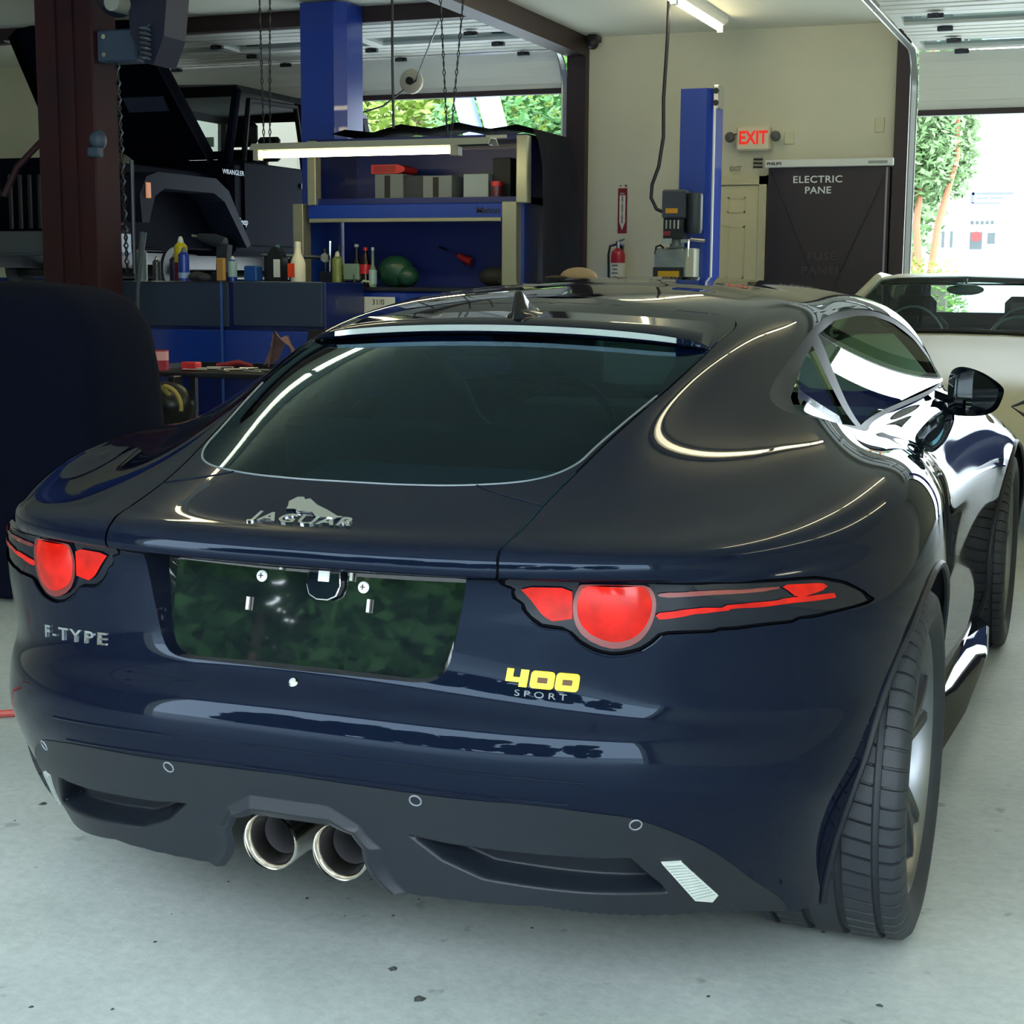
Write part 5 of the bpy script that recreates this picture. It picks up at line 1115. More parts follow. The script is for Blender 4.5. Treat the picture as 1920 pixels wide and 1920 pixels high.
for s in (-1, 1):
    h = MB().lathe([(.0001, -.03), (.06, -.028), (.088, -.008), (.095, .012)], (JX+s*.43, 6.86, z(.93)), 'y', 24).build('headlamp', mat('clear_headlamp', '#b9c6c8', .08, .6, .6), jp); MB().lathe([(.088, -.012), (.096, -.02), (.106, .0), (.106, .02)], (JX+s*.43, 6.86, z(.93)), 'y', 24).build('headlamp_ring', CHROME, h)
    MB().box(JX+s*.56-.04, JX+s*.56+.04, 6.86, 8.1, z(.56), z(1.12), .01).build('bay_side', JP, jp)
    fl = [(6.82, z(.72)), (6.80, z(.90)), (6.88, z(1.02)), (7.02, z(1.06)), (7.75, z(1.06)), (7.92, z(.98)), (8.22, z(.60)), (8.16, z(.58)), (7.86, z(.90)), (7.72, z(.955)), (7.10, z(.955)), (6.98, z(.90)), (6.90, z(.72))]
    MB().prism(fl, JX+s*.56, JX+s*.83, 'yz').build('wing_flare', JF, jp)
    MB().box(JX+s*.831-.006, JX+s*.831+.006, 6.865, 6.925, z(.88), z(.985), .004).build('side_marker', mat('amber_lens', '#ff8a14', .25, 0, .6), jp)
    MB().lathe([(.0001, -.02), (.045, -.02), (.05, 0)], (JX+s*.62, 6.87, z(.75)), 'y', 18).build('indicator', mat('dim_red_lens', '#7c2a18', .3, 0, .5), jp)
    dk_ = MB().lathe([(.05, 0), (.15, 0), (.15, .025), (.05, .025)], (JX+s*.66, 7.42, z(.42)), 'x', 30).build('brake_disc', mat('dull_brake_disc', (.06, .06, .065), .6, .4), jp); MB().lathe([(.0001, s*.06), (.035, s*.06), (.05, s*.03), (.05, 0)], (JX+s*.67, 7.42, z(.42)), 'x', 16).build('hub', DARKSTEEL, dk_)
    ty = MB().lathe([(.20, -.11), (.30, -.125), (.37, -.115), (.385, -.08), (.385, .08), (.37, .115), (.30, .125), (.20, .11)], (JX+s*.68, 9.75, z(.385)), 'x', 40).build('tyre', RUBBER, jp); MB().lathe([(.0001, s*.06), (.06, s*.07), (.10, s*.03), (.19, s*.05), (.205, s*.11)], (JX+s*.68, 9.75, z(.385)), 'x', 30).build('rim', STEEL, ty)
    # windscreen frame, pillars, door
    MB().tube([(JX+s*.70, 8.12, z(1.2)), (JX+s*.66, 8.34, z(1.74))], .035, 8).build('windscreen_pillar', JP, jp)
    MB().tube([(JX+s*.73, 9.28, z(1.2)), (JX+s*.69, 9.26, z(1.74))], .05, 8).build('door_pillar', JT, jp)
    MB().tube([(JX+s*.73, 10.42, z(1.2)), (JX+s*.68, 10.36, z(1.72))], .06, 8).build('rear_pillar', JT, jp)
    dj = MB().box(JX+s*.768-.012, JX+s*.768+.012, 8.22, 9.22, z(.60), z(1.21), .008).build('door', JP, jp); MB().box(JX+s*.785-.012, JX+s*.785+.015, 9.06, 9.17, z(1.06), z(1.10), .006).build('door_handle', BLACKP, dj)
    MB().tube([(JX+s*.755, 8.26, z(1.22)), (JX+s*.70, 8.44, z(1.68)), (JX+s*.70, 9.16, z(1.70)), (JX+s*.755, 9.20, z(1.22))], .022, 6).build('window_frame', JT, dj)
    mr = MB().box(JX+s*.90-.09, JX+s*.90+.09, 8.36, 8.42, z(1.22), z(1.40), .02).build('door_mirror', JT, jp)
    MB().tube([(JX+s*.77, 8.36, z(1.22)), (JX+s*.86, 8.39, z(1.25))], .015, 6).build('mirror_arm', JT, mr)
    # seats
    se = MB().box(JX+s*.36-.22, JX+s*.36+.22, 8.85, 8.98, z(.85), z(1.36), .05).build('seat', JT, jp); MB().box(JX+s*.36-.13, JX+s*.36+.13, 8.87, 8.97, z(1.38), z(1.58), .04).build('headrest', JT, se)
MB().tube([(JX-.68, 8.10, z(1.25)), (JX+.68, 8.10, z(1.25))], .03, 8).build('cowl', JP, jp); MB().tube([(JX-.67, 8.34, z(1.74)), (JX+.67, 8.34, z(1.74))], .04, 8).build('header_rail', JT, jp)
MB().add([(JX-.66, 8.14, z(1.27)), (JX+.66, 8.14, z(1.27)), (JX+.63, 8.33, z(1.72)), (JX-.63, 8.33, z(1.72))], [(0, 1, 2, 3)]).build('windscreen', glass_mat('clear_windscreen', (.62, .70, .70, 1), 1.6), jp)
MB().box(JX+.42, JX+.56, 8.165, 8.17, z(1.32), z(1.39)).build('windscreen_sticker', mat('pale_sticker', '#7d9a8c', .6), jp)
MB().box(JX-.08, JX+.10, 8.33, 8.36, z(1.60), z(1.66), .01).build('rear_view_mirror', BLACKP, jp)
rf = MB(); rf.grid([[(JX-.74, y, z(1.72)), (JX-.68, y, z(1.78)), (JX, y, z(1.80)), (JX+.68, y, z(1.78)), (JX+.74, y, z(1.72))] for y in (8.30, 8.9, 10.4)]); rf.add([(JX-.74, 10.4, z(1.72)), (JX-.68, 10.4, z(1.78)), (JX, 10.4, z(1.80)), (JX+.68, 10.4, z(1.78)), (JX+.74, 10.4, z(1.72))], [(0, 1, 2, 3, 4)]); rf.build('roof', JT, jp)
for s in (-1, 1): MB().add([(JX+s*.745, 9.3, z(1.22)), (JX+s*.745, 9.3, z(1.72)), (JX+s*.70, 9.42, z(1.72)), (JX+s*.745, 9.55, z(1.22))], [(0, 1, 2, 3)]).build('top_quarter', JT, jp)
a_ = math.radians(50); hb = MB(); h0 = Vector((JX, 8.06, z(1.24))); dv = Vector((0, -math.cos(a_), math.sin(a_))); nv_ = Vector((0, math.sin(a_), math.cos(a_)))
rows = []
for t in np.linspace(0, 1, 7):
    c_ = h0+dv*1.12*t; w_ = .64-.10*t
    rows.append([tuple(c_+Vector((x, 0, 0))+nv_*o) for x, o in ((-w_, -.10), (-w_, 0), (-w_*.8, .035), (0, .05), (w_*.8, .035), (w_, 0), (w_, -.10))])
hb.grid(rows); hb.grid([[tuple(Vector(p)-nv_*.012) for p in r] for r in rows]); bo = hb.build('bonnet', JP, jp)
MB().box(.1, .44, 0, .01, 0, .12).build('bonnet_label', mat('slate_label', '#2d3550', .6), bo)
lb = bo.children[0].data
for v in lb.vertices: v.co = h0+dv*(.42+v.co.z)-nv_*(.02+v.co.y)+Vector((v.co.x, 0, 0))
MB().box(JX-.45, JX+.45, 7.1, 7.95, z(.55), z(1.0), .06).box(JX-.2, JX+.25, 7.2, 7.8, z(1.0), z(1.12), .05).build('engine', mat('grey_engine', '#3a4048', .5, .4), jp)
MB().ball((JX+.30, 7.25, z(1.13)), (.16, .14, .09)).build('air_filter', mat('drab_air_box', '#4b5148', .6), jp)
MB().box(JX-.78, JX+.78, 6.62, 6.78, z(.50), z(.66), .02).build('bumper', mat('bumper_steel', '#6d757c', .35, .7), jp)
for s in (-1, 1): MB().box(JX+s*.38-.05, JX+s*.38+.05, 6.75, 10.5, z(.42), z(.53)).build('frame_rail', BLACKP, jp)
for y in (7.42, 9.75): MB().tube([(JX-.66, y, z(.40)), (JX+.66, y, z(.40))], .05, 10).build('axle', BLACKP, jp)
for s in (1,):
    R90 = Matrix.Rotation(PI/2, 3, 'Z')
    letters('WRANGLER', (JX+.834, 7.98, z(1.10)), .05, jp, mat('silver_print', '#9fb0bb', .4), rot=R90, ext=.001, xs=1.1); letters('Jeep', (JX+.783, 8.20, z(.75)), .07, jp, mat('silver_print', '#9fb0bb', .4), rot=R90, ext=.001)
# raised arms of the lift that carries it
c3 = column('blue lift column on the far side of the raised off-road car', -7.36, 7.95, .33, .30, CEIL-.01)
for c_, s in ((c1, -1), (c3, 1)):
    for ch in list(c_.children):
        if ch.name.startswith('swing_arm') or ch.name.startswith('carriage'): bpy.data.objects.remove(ch)
    x = c_.location.x
    MB().box(x-.12, x+.12, 7.85, 8.07, 1.10, 1.75, .01).build('carriage', NAVY, c_)
    for y in (7.55, 9.0):
        ar = MB().tube([(x+s*.10, 7.96, 1.22), (JX-s*.38, y, 1.22)], .05, 4, smooth=False).build('swing_arm', NAVY, c_)
        MB().lathe([(.0001, 0), (.05, 0), (.05, .115), (.0001, .115)], (JX-s*.38, y, 1.225), 'z', 16).build('lift_pad', RUBBER, ar)
c4 = column('blue lift column near the right rear door post', 1.80, 8.80, .235, .26, 2.58)

# ------------------------------------------------------------------ rust-red post and things around it
RUST = mat('rust_red_paint', '#38191d', .6, 0, 0, .2, noise=(2.2, .25, '#241820'))
rp = thing('lift_post', 'rust-red steel post standing before the raised off-road car', 'post', (-4.55, 5.75, 0))
MB().box(-4.76, -4.36, 5.62, 5.86, .02, CEIL-.004, .01).build('post', RUST, rp); MB().box(-4.90, -4.22, 5.48, 6.0, 0, .02).build('base_plate', RUST, rp)
MB().box(-4.62, -4.60, 5.60, 5.62, .02, 2.9).build('groove_edge', RUST, rp); MB().box(-4.50, -4.48, 5.60, 5.62, .02, 2.9).build('groove_edge', RUST, rp)
MB().box(-4.82, -4.30, 5.55, 5.92, 2.92, CEIL-.003, .01).build('head_plate', RUST, rp)
MB().box(-4.36, -4.09, 5.66, 5.80, 2.50, 2.68, .01).build('bracket', mat('slate_bracket', '#33455c', .45), rp); MB().box(-4.09, -3.98, 5.68, 5.78, 2.52, 2.66, .01).build('bracket_end', mat('slate_bracket', '#33455c', .45), rp)
for zz in (2.54, 2.64): MB().lathe([(.0001, -.012), (.014, -.012), (.014, 0)], (-4.30, 5.655, zz), 'y', 10).build('bolt', STEEL, rp)
MB().ball((-4.34, 5.62, 2.06), (.05, .05, .06), 12, 8).box(-4.38, -4.30, 5.56, 5.62, 1.96, 2.02, .01).build('pulley', mat('slate_bracket', '#33455c', .45), rp)
MB().tube([(-4.76, 5.70, 2.10), (-4.95, 5.66, 1.92), (-5.02, 5.62, 1.75)], .02, 8).build('brace', RUST, rp)
ch_ = thing('post_chain', 'heavy chain hanging beside the rust-red post', 'chain', (-4.22, 5.70, 1.35)); chain(ch_, (-4.22, 5.70, 1.30), (-4.25, 5.70, 2.5), .011, .045); MB().tube([(-4.17, 5.70, 1.3), (-4.17, 5.70, 1.95)], .012, 6).build('rod', DARKSTEEL, ch_)
hr = thing('hose_reel', 'dark slanted housing with coiled hose hung beside the bracket', 'hose reel', (-3.9, 5.6, 2.5)); HD = mat('dark_housing', '#0e1530', .5)
MB().prism([(-4.04, CEIL), (-4.02, 2.62), (-3.93, 2.46), (-3.87, 2.45), (-3.80, 2.60), (-3.73, CEIL)], 5.5, 5.72, 'xz').build('housing', HD, hr); MB().ball((-4.16, 5.6, 2.90), (.15, .12, .17)).build('drum', HD, hr)
MB().lathe([(.0001, -.09), (.05, -.09), (.05, .09), (.0001, .09)], (-4.06, 5.48, 2.78), 'y', 18).build('lamp_glass', mat('milky_glass', '#8c9490', .25), hr)
coil = [(-3.905+.028*math.cos(t), 5.475+.028*math.sin(t), 2.66-.0042*t*1.0-.0) for t in np.linspace(0, 44, 200)]
MB().tube(coil, .008, 6).build('coiled_hose', mat('glossy_black_hose', '#3b4656', .2), hr)
MB().box(-4.2, -4.12, 5.55, 5.65, 3.03, CEIL).build('hanger', DARKSTEEL, hr)
# wall shelf rack behind the post with boxes
sh = thing('shelf_rack', 'dark steel shelf rack with grey shelf edges in the left corner', 'shelf', (-6.9, 5.9, 0)); SHM = mat('grey_shelf_edge', '#5f7472', .4, .3)
for zz in (1.30, 1.58, 1.70, 1.99): MB().box(-7.6, -5.62, 5.85, 6.3, zz-.035, zz, .003).build('shelf_board', SHM, sh)
for x in (-7.58, -5.66): MB().box(x, x+.04, 5.87, 5.91, 0, 2.1).box(x, x+.04, 6.24, 6.28, 0, 2.1).build('upright', DARKSTEEL, sh)
for zz in (.1, .7): MB().box(-7.6, -5.62, 5.85, 6.3, zz, zz+.03).build('shelf_board', SHM, sh)
def jugthing(label, x, y, zz, w_, h, col, cat_='container', name='canister', cap='#c9c9c9'):
    t = thing(name, label, cat_, (x, y, zz)); MB().box(x-w_/2, x+w_/2, y-w_*.3, y+w_*.3, zz, zz+h*.85, w_*.12).build('body', mat('canister_'+col, col, .5), t)
    MB().lathe([(.0001, 0), (w_*.18, 0), (w_*.18, h*.15), (.0001, h*.15)], (x-w_*.2, y, zz+h*.84), 'z', 12).build('cap', mat('cap_'+cap, cap, .5), t); return t
jugthing('maroon jug on the upper rack shelf', -5.85, 6.05, 1.58, .22, .08, '#5a1f30'); jugthing('dark red canister on the low rack shelf', -5.80, 6.05, 1.30, .26, .24, '#43202c'); jugthing('navy blue canister at the rack end', -6.15, 6.05, 1.30, .24, .20, '#141d66', cap='#d8dde0')
# cabinet end stand with grey basket
bk = thing('grey_basket', 'grey plastic basket beside the rust-red post', 'basket', (-4.95, 6.15, ZT)); MB().prism([(-5.07, ZT+.02), (-4.84, ZT), (-4.83, ZT+.155), (-5.05, ZT+.165)], 6.08, 6.28, 'xz').build('basket', mat('grey_basket', '#58666a', .6, bump=(40, .4)), bk)
bs_ = thing('steel_stand', 'dark steel stand carrying the grey basket', 'stand', (-4.95, 6.18, 0)); MB().box(-5.25, -4.80, 6.05, 6.36, ZT-.03, ZT).build('top', DARKSTEEL, bs_)
for x in (-5.22, -4.84): MB().box(x, x+.03, 6.07, 6.10, 0, ZT-.03).box(x, x+.03, 6.31, 6.34, 0, ZT-.03).build('leg', DARKSTEEL, bs_)

# ------------------------------------------------------------------ draped cart and tool cart on the left of the coupe
dc = MB(); rows = []
for i, (zz, k) in enumerate(((.02, 1.02), (.3, 1.0), (.6, .97), (.9, .93), (1.08, .88), (1.18, .78), (1.235, .6), (1.255, .3), (1.26, .02))):
    ring = []
    for q in range(40):
        an = 2*PI*q/40; c_, s_ = math.cos(an), math.sin(an); ex_ = .62*abs(c_)**.45*(1 if c_ > 0 else -1); ey_ = .36*abs(s_)**.45*(1 if s_ > 0 else -1)
        f_ = 1+.035*math.sin(an*9+i*.3)*(1-zz/1.3)
        ring.append((-3.02+ex_*k*f_, 3.15+ey_*k*f_, zz))
    rows.append(ring)
dc.grid(rows, closed=True); solo('draped_cover', dc, mat('dark_navy_cloth', '#060b1c', .9, 0, 0, .1, bump=(6, .5)), 'dark navy cloth cover over a tall cart beside the coupe', 'cover')
tcart = thing('tool_cart', 'black tool cart with a tray of spanners beside the coupe', 'tool cart', (-3.0, 4.75, 0)); TCM = mat('black_cart', '#10141e', .5)
MB().box(-3.35, -2.55, 4.5, 5.0, .79, .815, .004).box(-3.35, -3.33, 4.5, 5.0, .815, .84).box(-2.57, -2.55, 4.5, 5.0, .815, .84).box(-3.35, -2.55, 4.98, 5.0, .815, .84).build('tray', TCM, tcart)
MB().box(-3.33, -2.57, 4.52, 4.98, .30, .33).build('lower_tray', TCM, tcart)
for x in (-3.33, -2.60):
    for y in (4.52, 4.95): MB().box(x, x+.03, y, y+.03, .05, .80).build('leg', TCM, tcart); MB().lathe([(.0001, -.012), (.045, -.012), (.045, .012), (.0001, .012)], (x+.015, y+.015, .045), 'x', 14).build('castor', RUBBER, tcart)
rj = thing('red_tin', 'red and white tin standing on the tool cart', 'tin', (-3.30, 4.62, .815)); MB().lathe([(.0001, 0), (.05, 0), (.05, .10), (.0001, .10)], (-3.30, 4.62, .815), 'z', 20).build('body', mat('tin_red', '#a3283a', .35), rj); MB().lathe([(.0508, .05), (.0508, .095)], (-3.30, 4.62, .815), 'z', 20).build('label', mat('tin_pink', '#e0a8a8', .4), rj)
MB().tube([(-3.325, 4.565, .815), (-3.325, 4.565, .925)], .006, 6).build('handle_wire', STEEL, rj)
solo('red_block', MB().box(-3.16, -3.07, 4.6, 4.66, .815, .86, .006), mat('bright_red_plastic', '#e0333a', .4), 'small bright red plastic case on the tool cart', 'case')
rnd = random.Random(5)
for k in range(9):
    x, y, an = -3.08+.055*k, 4.60+.03*(k % 3), rnd.uniform(-.6, .6); L_ = rnd.uniform(.08, .13)
    s_ = thing('spanner', 'small steel spanner heaped with others in the cart tray', 'spanner', (x, y, .82), 0, 'spanners in the cart tray'); p0_ = (x-L_*math.cos(an)/2, y-L_*math.sin(an)/2, .823+.006*(k % 3)); p1_ = (x+L_*math.cos(an)/2, y+L_*math.sin(an)/2, .823+.006*(k % 3))
    MB().tube([p0_, p1_], .005, 6).build('shank', STEEL, s_); MB().ball(p1_, (.011, .011, .005), 10, 6).build('jaw', STEEL, s_)
solo('red_handle_pliers', MB().tube([(-3.06, 4.78, .835), (-2.94, 4.80, .852), (-2.86, 4.80, .838)], [.012, .016, .008], 8), mat('dull_red_grip', '#8c2531', .45), 'pair of dull red handled pliers behind the spanners', 'pliers')
cl_ = MB(); rows = []
for i in range(9):
    t = i/8; rows.append([(-2.80+.16*t+.02*math.sin(6*v_+i), 4.80+.10*v_, .84+.17*math.sin(PI*min(1, t*.95))*(1-.3*v_)+.015*math.sin(9*v_+2*i)) for v_ in np.linspace(0, 1, 7)])
cl_.grid(rows); solo('shop_rag', cl_, mat('dusty_pink_cloth', '#8c6a66', .9, bump=(30, .5)), 'dusty pink shop rag bunched on the tool cart', 'rag')
solo('black_board', MB().prism([(-2.66, .84), (-2.62, 1.02), (-2.25, 1.035), (-2.25, .84)], 4.95, 4.97, 'xz').box(-2.45, -2.40, 4.95, 4.99, 0, .9), mat('black_board', '#12141c', .5), 'black board standing upright at the end of the tool cart', 'board')
hh = thing('helmet', 'black rounded helmet with a yellow band on the cart rail', 'helmet', (-3.08, 4.35, .5)); MB().ball((-3.10, 4.38, .66), (.15, .13, .115), 22, 12).build('shell', mat('black_shell', '#0d0f16', .35), hh); MB().tube([(-3.02, 4.36+.0, .66)]*1+[(-3.03+.10*math.sin(t), 4.245, .665+.10*math.cos(t)) for t in np.linspace(-.1, 1.75, 10)], .011, 8).build('band', mat('dull_yellow_band', '#a89a52', .5), hh); MB().box(-3.12, -3.08, 4.42, 4.50, .545, .80, .005).build('hook', DARKSTEEL, hh)
MB().tube([(-3.36, 4.38, .70), (-3.24, 4.37, .70)], .012, 8).box(-3.375, -3.35, 4.36, 4.40, .60, .71, .004).build('arm', mat('grey_arm', '#5d6470', .5), hh)
solo('air_hose', MB().tube([(-1.70, 1.46, .012), (-1.9, 1.30, .012), (-2.3, 1.35, .012), (-2.9, 1.1, .012), (-3.6, 1.3, .012), (-4.4, 1.0, .012)], .011, 8), mat('red_hose', '#b04a42', .5), 'thin red air hose lying on the floor beside the coupe', 'hose')
# waste bin with cap behind the coupe
bn_ = thing('waste_drum', 'tall dark steel drum between the tool chest and the cream wall', 'drum', (-1.62, 6.2, 0)); MB().lathe([(.0001, 0), (.16, 0), (.165, .02), (.165, .42), (.172, .43), (.165, .44), (.165, .86), (.172, .87), (.165, .88), (.165, 1.27), (.15, 1.285), (.0001, 1.285)], (-1.62, 6.2, 0), 'z', 28).build('drum', mat('dark_drum', '#23262c', .5), bn_); MB().lathe([(.155, 1.285), (.172, 1.29), (.172, 1.275), (.166, 1.26)], (-1.62, 6.2, 0), 'z', 28).build('rim', DARKSTEEL, bn_)
cp_ = thing('cloth_cap', 'beige cloth cap lying on the dark drum', 'cap', (-1.62, 6.2, 1.285)); MB().ball((-1.60, 6.2, 1.295), (.105, .10, .055), 18, 10).build('crown', mat('beige_cloth', '#a58f72', .9), cp_); MB().ball((-1.70, 6.14, 1.292), (.08, .07, .012), 14, 6).build('peak', mat('dark_brown_cloth', '#4d3a30', .9), cp_)

# ------------------------------------------------------------------ white coupe facing the camera
wc = thing('white_coupe', 'pale beige-white coupe facing the black one nose to nose', 'car', (.27, 8.2, 0)); WCP = mat('pale_cream_paint', '#b3b098', .45, 0, 0, .12); CX = .27
st = [  # y, half width, sill z, shoulder z, centre z
 (5.98, .50, .30, .50, .56), (6.03, .68, .24, .56, .64), (6.15, .80, .20, .63, .71), (6.40, .865, .18, .72, .785), (6.80, .885, .17, .79, .85), (7.2, .89, .17, .84, .915), (7.6, .885, .17, .88, .985), (8.2, .88, .17, .90, .98), (8.9, .885, .17, .92, .98), (9.5, .90, .17, .93, .98), (9.9, .88, .2, .93, .99), (10.25, .80, .24, .90, .96), (10.36, .70, .32, .80, .86)]
rows = []
for y, hw, zs_, zh, zc in st:
    half = [(0, zc), (hw*.35, zc-.006), (hw*.62, zc-.022), (hw*.80, zh+.02), (hw*.93, zh-.03), (hw*.985, zh-.14), (hw, (zs_+zh)*.5), (hw*.985, zs_+.12), (hw*.93, zs_)]
    rows.append([(CX-x, y, z_) for x, z_ in half[::-1]]+[(CX+x, y, z_) for x, z_ in half[1:]])
# refine along the car with Catmull-Rom
R_ = []
A_ = np.array(rows)
for i in range(len(A_)-1):
    p0_, p1_, p2_, p3_ = A_[max(i-1, 0)], A_[i], A_[i+1], A_[min(i+2, len(A_)-1)]
    for k in range(5):
        t = k/5; R_.append(.5*(2*p1_+(p2_-p0_)*t+(2*p0_-5*p1_+4*p2_-p3_)*t*t+(3*p1_-p0_-3*p2_+p3_)*t**3))
R_.append(A_[-1])
bm_ = MB(); nn_ = len(rows[0])
for i in range(len(R_)-1):
    for j in range(nn_-1):
        c_ = (R_[i][j]+R_[i+1][j+1])/2
        if min(math.hypot(c_[1]-6.85, c_[2]-.33), math.hypot(c_[1]-9.45, c_[2]-.33)) < .36 and abs(c_[0]-CX) > .7: continue
        if 7.68 < c_[1] < 9.55 and abs(c_[0]-CX) < .68: continue
        bm_.add([tuple(R_[i][j]), tuple(R_[i][j+1]), tuple(R_[i+1][j+1]), tuple(R_[i+1][j])], [(0, 1, 2, 3)], True)
bm_.add([tuple(p) for p in R_[0]], [tuple(range(nn_))]); bm_.add([tuple(p) for p in R_[-1]], [tuple(range(nn_))]); bm_.build('body', WCP, wc)
# greenhouse
def gh(y, hw, z_): return [(CX-hw, y, z_-.03*hw/.5), (CX-hw*.8, y, z_-.012), (CX, y, z_), (CX+hw*.8, y, z_-.012), (CX+hw, y, z_-.03*hw/.5)]
MB().grid([gh(8.22, .52, 1.318), gh(8.32, .545, 1.335), gh(8.6, .555, 1.345), gh(9.0, .55, 1.34), gh(9.35, .53, 1.31)]).grid([[(p[0], p[1], p[2]-.03) for p in r] for r in (gh(8.22, .52, 1.318), gh(8.6, .555, 1.345), gh(9.35, .53, 1.31))]).build('roof', WCP, wc)
for s in (-1, 1):
    MB().tube([(CX+s*.70, 7.66, .965), (CX+s*.64, 7.95, 1.14), (CX+s*.53, 8.25, 1.30)], .032, 8).build('windscreen_pillar', WCP, wc)
    MB().tube([(CX+s*.53, 9.33, 1.285), (CX+s*.62, 9.7, 1.12), (CX+s*.68, 9.95, .97)], .05, 8).build('rear_pillar', WCP, wc)
    MB().tube([(CX+s*.535, 8.25, 1.30), (CX+s*.565, 8.6, 1.315), (CX+s*.54, 9.33, 1.285)], .03, 8).build('roof_rail', WCP, wc)
    MB().add([(CX+s*.72, 7.72, .955), (CX+s*.56, 8.3, 1.29), (CX+s*.575, 8.7, 1.31), (CX+s*.56, 9.3, 1.28), (CX+s*.70, 9.7, .97)], [(0, 1, 2, 3, 4)]).build('side_window', SIDEG, wc)
    for y in (6.85, 9.45):
        t_ = MB().lathe([(.21, -.09), (.28, -.105), (.325, -.09), (.33, 0), (.325, .09), (.28, .105), (.21, .09)], (CX+s*.77, y, .33), 'x', 36).build('tyre', RUBBER, wc); MB().lathe([(.0001, s*.05), (.05, s*.06), (.20, s*.04), (.215, s*.09)], (CX+s*.77, y, .33), 'x', 30).build('rim', STEEL, t_)
    for y in (6.85, 9.45): MB().tube([(CX+s*(.885 if y < 8 else .90), y-.355*math.cos(a_), .33+.355*math.sin(a_)) for a_ in np.linspace(-.3, PI+.3, 22)], .022, 8).build('arch_lip', WCP, wc)
    # headlamp
    hp = [(CX+s*.47, 6.10, .655), (CX+s*.62, 6.24, .735), (CX+s*.79, 6.50, .785), (CX+s*.885, 6.54, .70), (CX+s*.845, 6.20, .58), (CX+s*.66, 6.02, .555)]
    hm = MB(); c_ = Vector((0, 0, 0))
    for p in hp: c_ += Vector(p)/6
    c_ += Vector((s*.03, -.06, .03)); hm.add(hp+[tuple(c_)], [(i, (i+1) % 6, 6) for i in range(6)], True); h_ = hm.build('headlamp', glass_mat('lamp_cover_glass', (.75, .8, .8, 1)), wc)
    MB().tube([tuple(Vector(p)) for p in hp+hp[:1]], .012, 6).build('headlamp_seal', BLACKP, h_); MB().ball((CX+s*.69, 6.22, .665), (.085, .06, .065)).build('reflector_bowl', CHROME, h_)
    MB().box(CX+s*.92-.09, CX+s*.92+.09, 7.78, 7.86, .93, 1.05, .03).build('door_mirror', WCP, wc)
    se = MB().box(CX+s*.36-.22, CX+s*.36+.22, 8.75, 8.9, .5, 1.06, .06).build('seat', CAB, wc); MB().box(CX+s*.36-.14, CX+s*.36+.14, 8.78, 8.88, 1.04, 1.19, .04).build('headrest', CAB, se); MB().tube([(CX+s*.36+.23*math.cos(t), 8.735, .80+.32*math.sin(t)) for t in np.linspace(.25, PI-.25, 14)], .008, 6).build('seat_piping', mat('pale_piping', '#9fb5b0', .5), se)
WSG = glass_mat('pale_windscreen', (.55, .68, .66, 1), 1.18)
MB().grid([[(CX+x*.70, 7.66-.10*(1-x*x)+0, .975+.02*(1-x*x)) for x in np.linspace(-1, 1, 9)], [(CX+x*.62, 7.97-.07*(1-x*x), 1.15+.02*(1-x*x)) for x in np.linspace(-1, 1, 9)], [(CX+x*.525, 8.23-.03*(1-x*x), 1.30+.02*(1-x*x)) for x in np.linspace(-1, 1, 9)]]).build('windscreen', WSG, wc)
MB().tube([(CX+x*.70, 7.655-.10*(1-x*x), .972+.02*(1-x*x)) for x in np.linspace(-1, 1, 13)], .016, 6).build('cowl_seal', BLACKP, wc)
MB().grid([[(CX-.50, 9.34, 1.295), (CX, 9.36, 1.305), (CX+.50, 9.34, 1.295)], [(CX-.64, 9.92, .99), (CX, 9.98, 1.0), (CX+.64, 9.92, .99)]]).build('rear_window', WSG, wc)
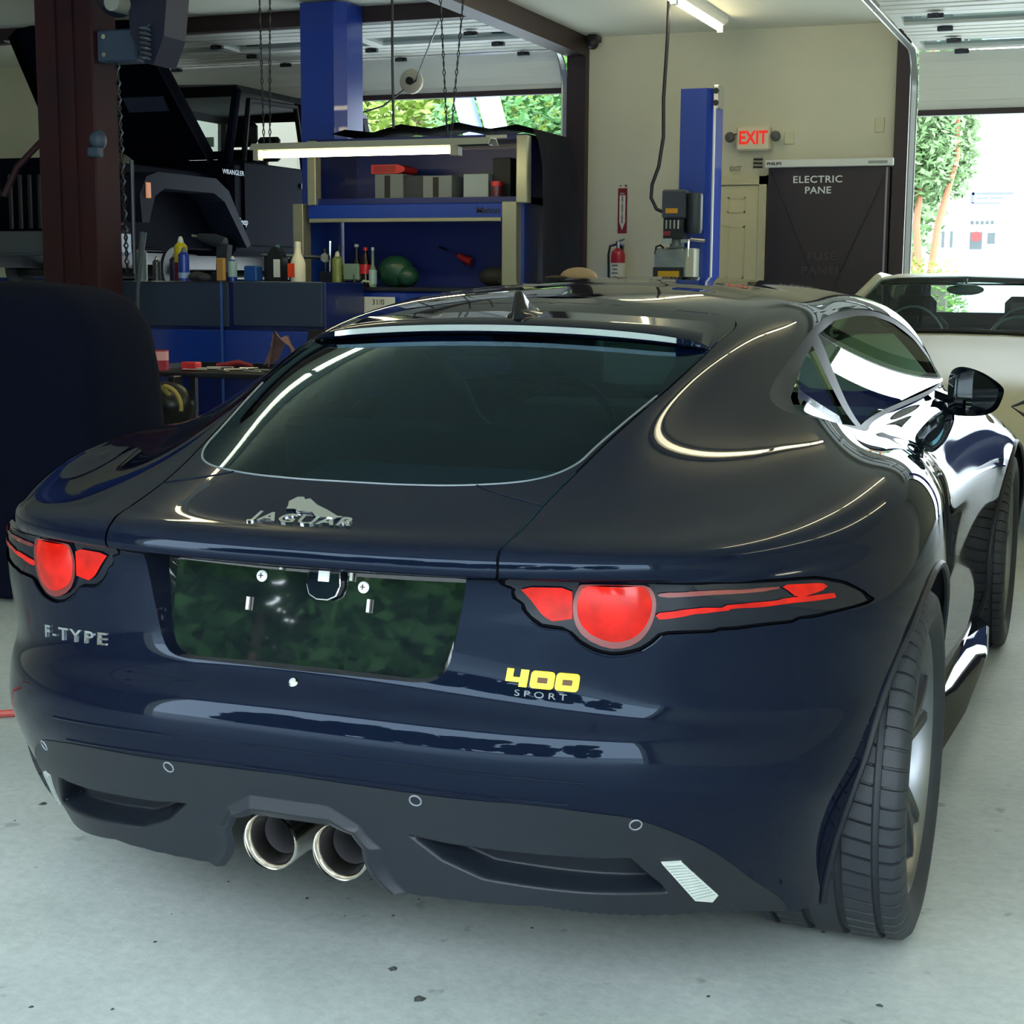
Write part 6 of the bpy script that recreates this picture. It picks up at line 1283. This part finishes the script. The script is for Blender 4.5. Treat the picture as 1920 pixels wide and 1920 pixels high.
MB().ball((CX+.03, 8.10, 1.235), (.115, .025, .035), 16, 8).tube([(CX+.03, 8.12, 1.25), (CX+.03, 8.18, 1.30)], .008, 6).build('rear_view_mirror', mat('teal_grey_mirror', '#33524e', .3), wc)
MB().box(CX-.70, CX+.70, 7.75, 8.05, .80, .955, .05).build('dashboard', CAB, wc); MB().tube([(CX+.36+.18*math.cos(t), 8.18+.05*math.sin(t), .92+.15*math.sin(t)) for t in np.linspace(0, 2*PI, 25)], .013, 8).build('steering_wheel', mat('grey_wheel_rim', '#6d7a7c', .4), wc)
MB().box(CX-.64, CX-.34, 9.50, 9.53, .9, 1.28).build('rear_trim', CAB, wc); MB().box(CX+.34, CX+.64, 9.50, 9.53, .9, 1.28).build('rear_trim', CAB, wc); MB().box(CX-.34, CX+.34, 9.50, 9.53, .9, 1.07).build('rear_trim', CAB, wc)
MB().box(CX-.52, CX+.52, 8.30, 9.35, 1.262, 1.275).build('headliner', CAB, wc)
MB().box(CX-.66, CX+.66, 8.0, 9.9, .24, .28).build('cabin_floor', CAB, wc); MB().box(CX-.62, CX+.62, 9.45, 9.95, .80, .95, .03).build('parcel_shelf', CAB, wc)

# the tail ends short of the cabinet and door post
for ch in wc.children_recursive:
    for v in ch.data.vertices:
        if v.co.y > 9.81: v.co.y = 9.81+(v.co.y-9.81)*.12

# ------------------------------------------------------------------ grit and leaf bits on the floor
rnd = random.Random(12); V, F = [], []
for k in range(110):
    x, y = rnd.uniform(-1.6, 1.9), rnd.uniform(-1.2, 1.1); r = rnd.uniform(.002, .006) if k % 9 else rnd.uniform(.008, .014); o = len(V); a0_ = rnd.uniform(0, 6)
    ring = [(x+r*rnd.uniform(.5, 1.2)*math.cos(a0_+i*2*PI/5), y+r*rnd.uniform(.5, 1.2)*math.sin(a0_+i*2*PI/5), .0005) for i in range(5)]
    V += ring+[(x, y, .0005+r*.5)]; F += [(o+i, o+(i+1) % 5, o+5) for i in range(5)]
gm = bpy.data.meshes.new('floor_grit'); gm.from_pydata(V, [], F); gm.update()
tag(link('floor_grit', gm, mat('dark_grit', '#2e3230', .8)), 'dark grit and leaf bits scattered on the concrete', 'grit', kind='stuff')
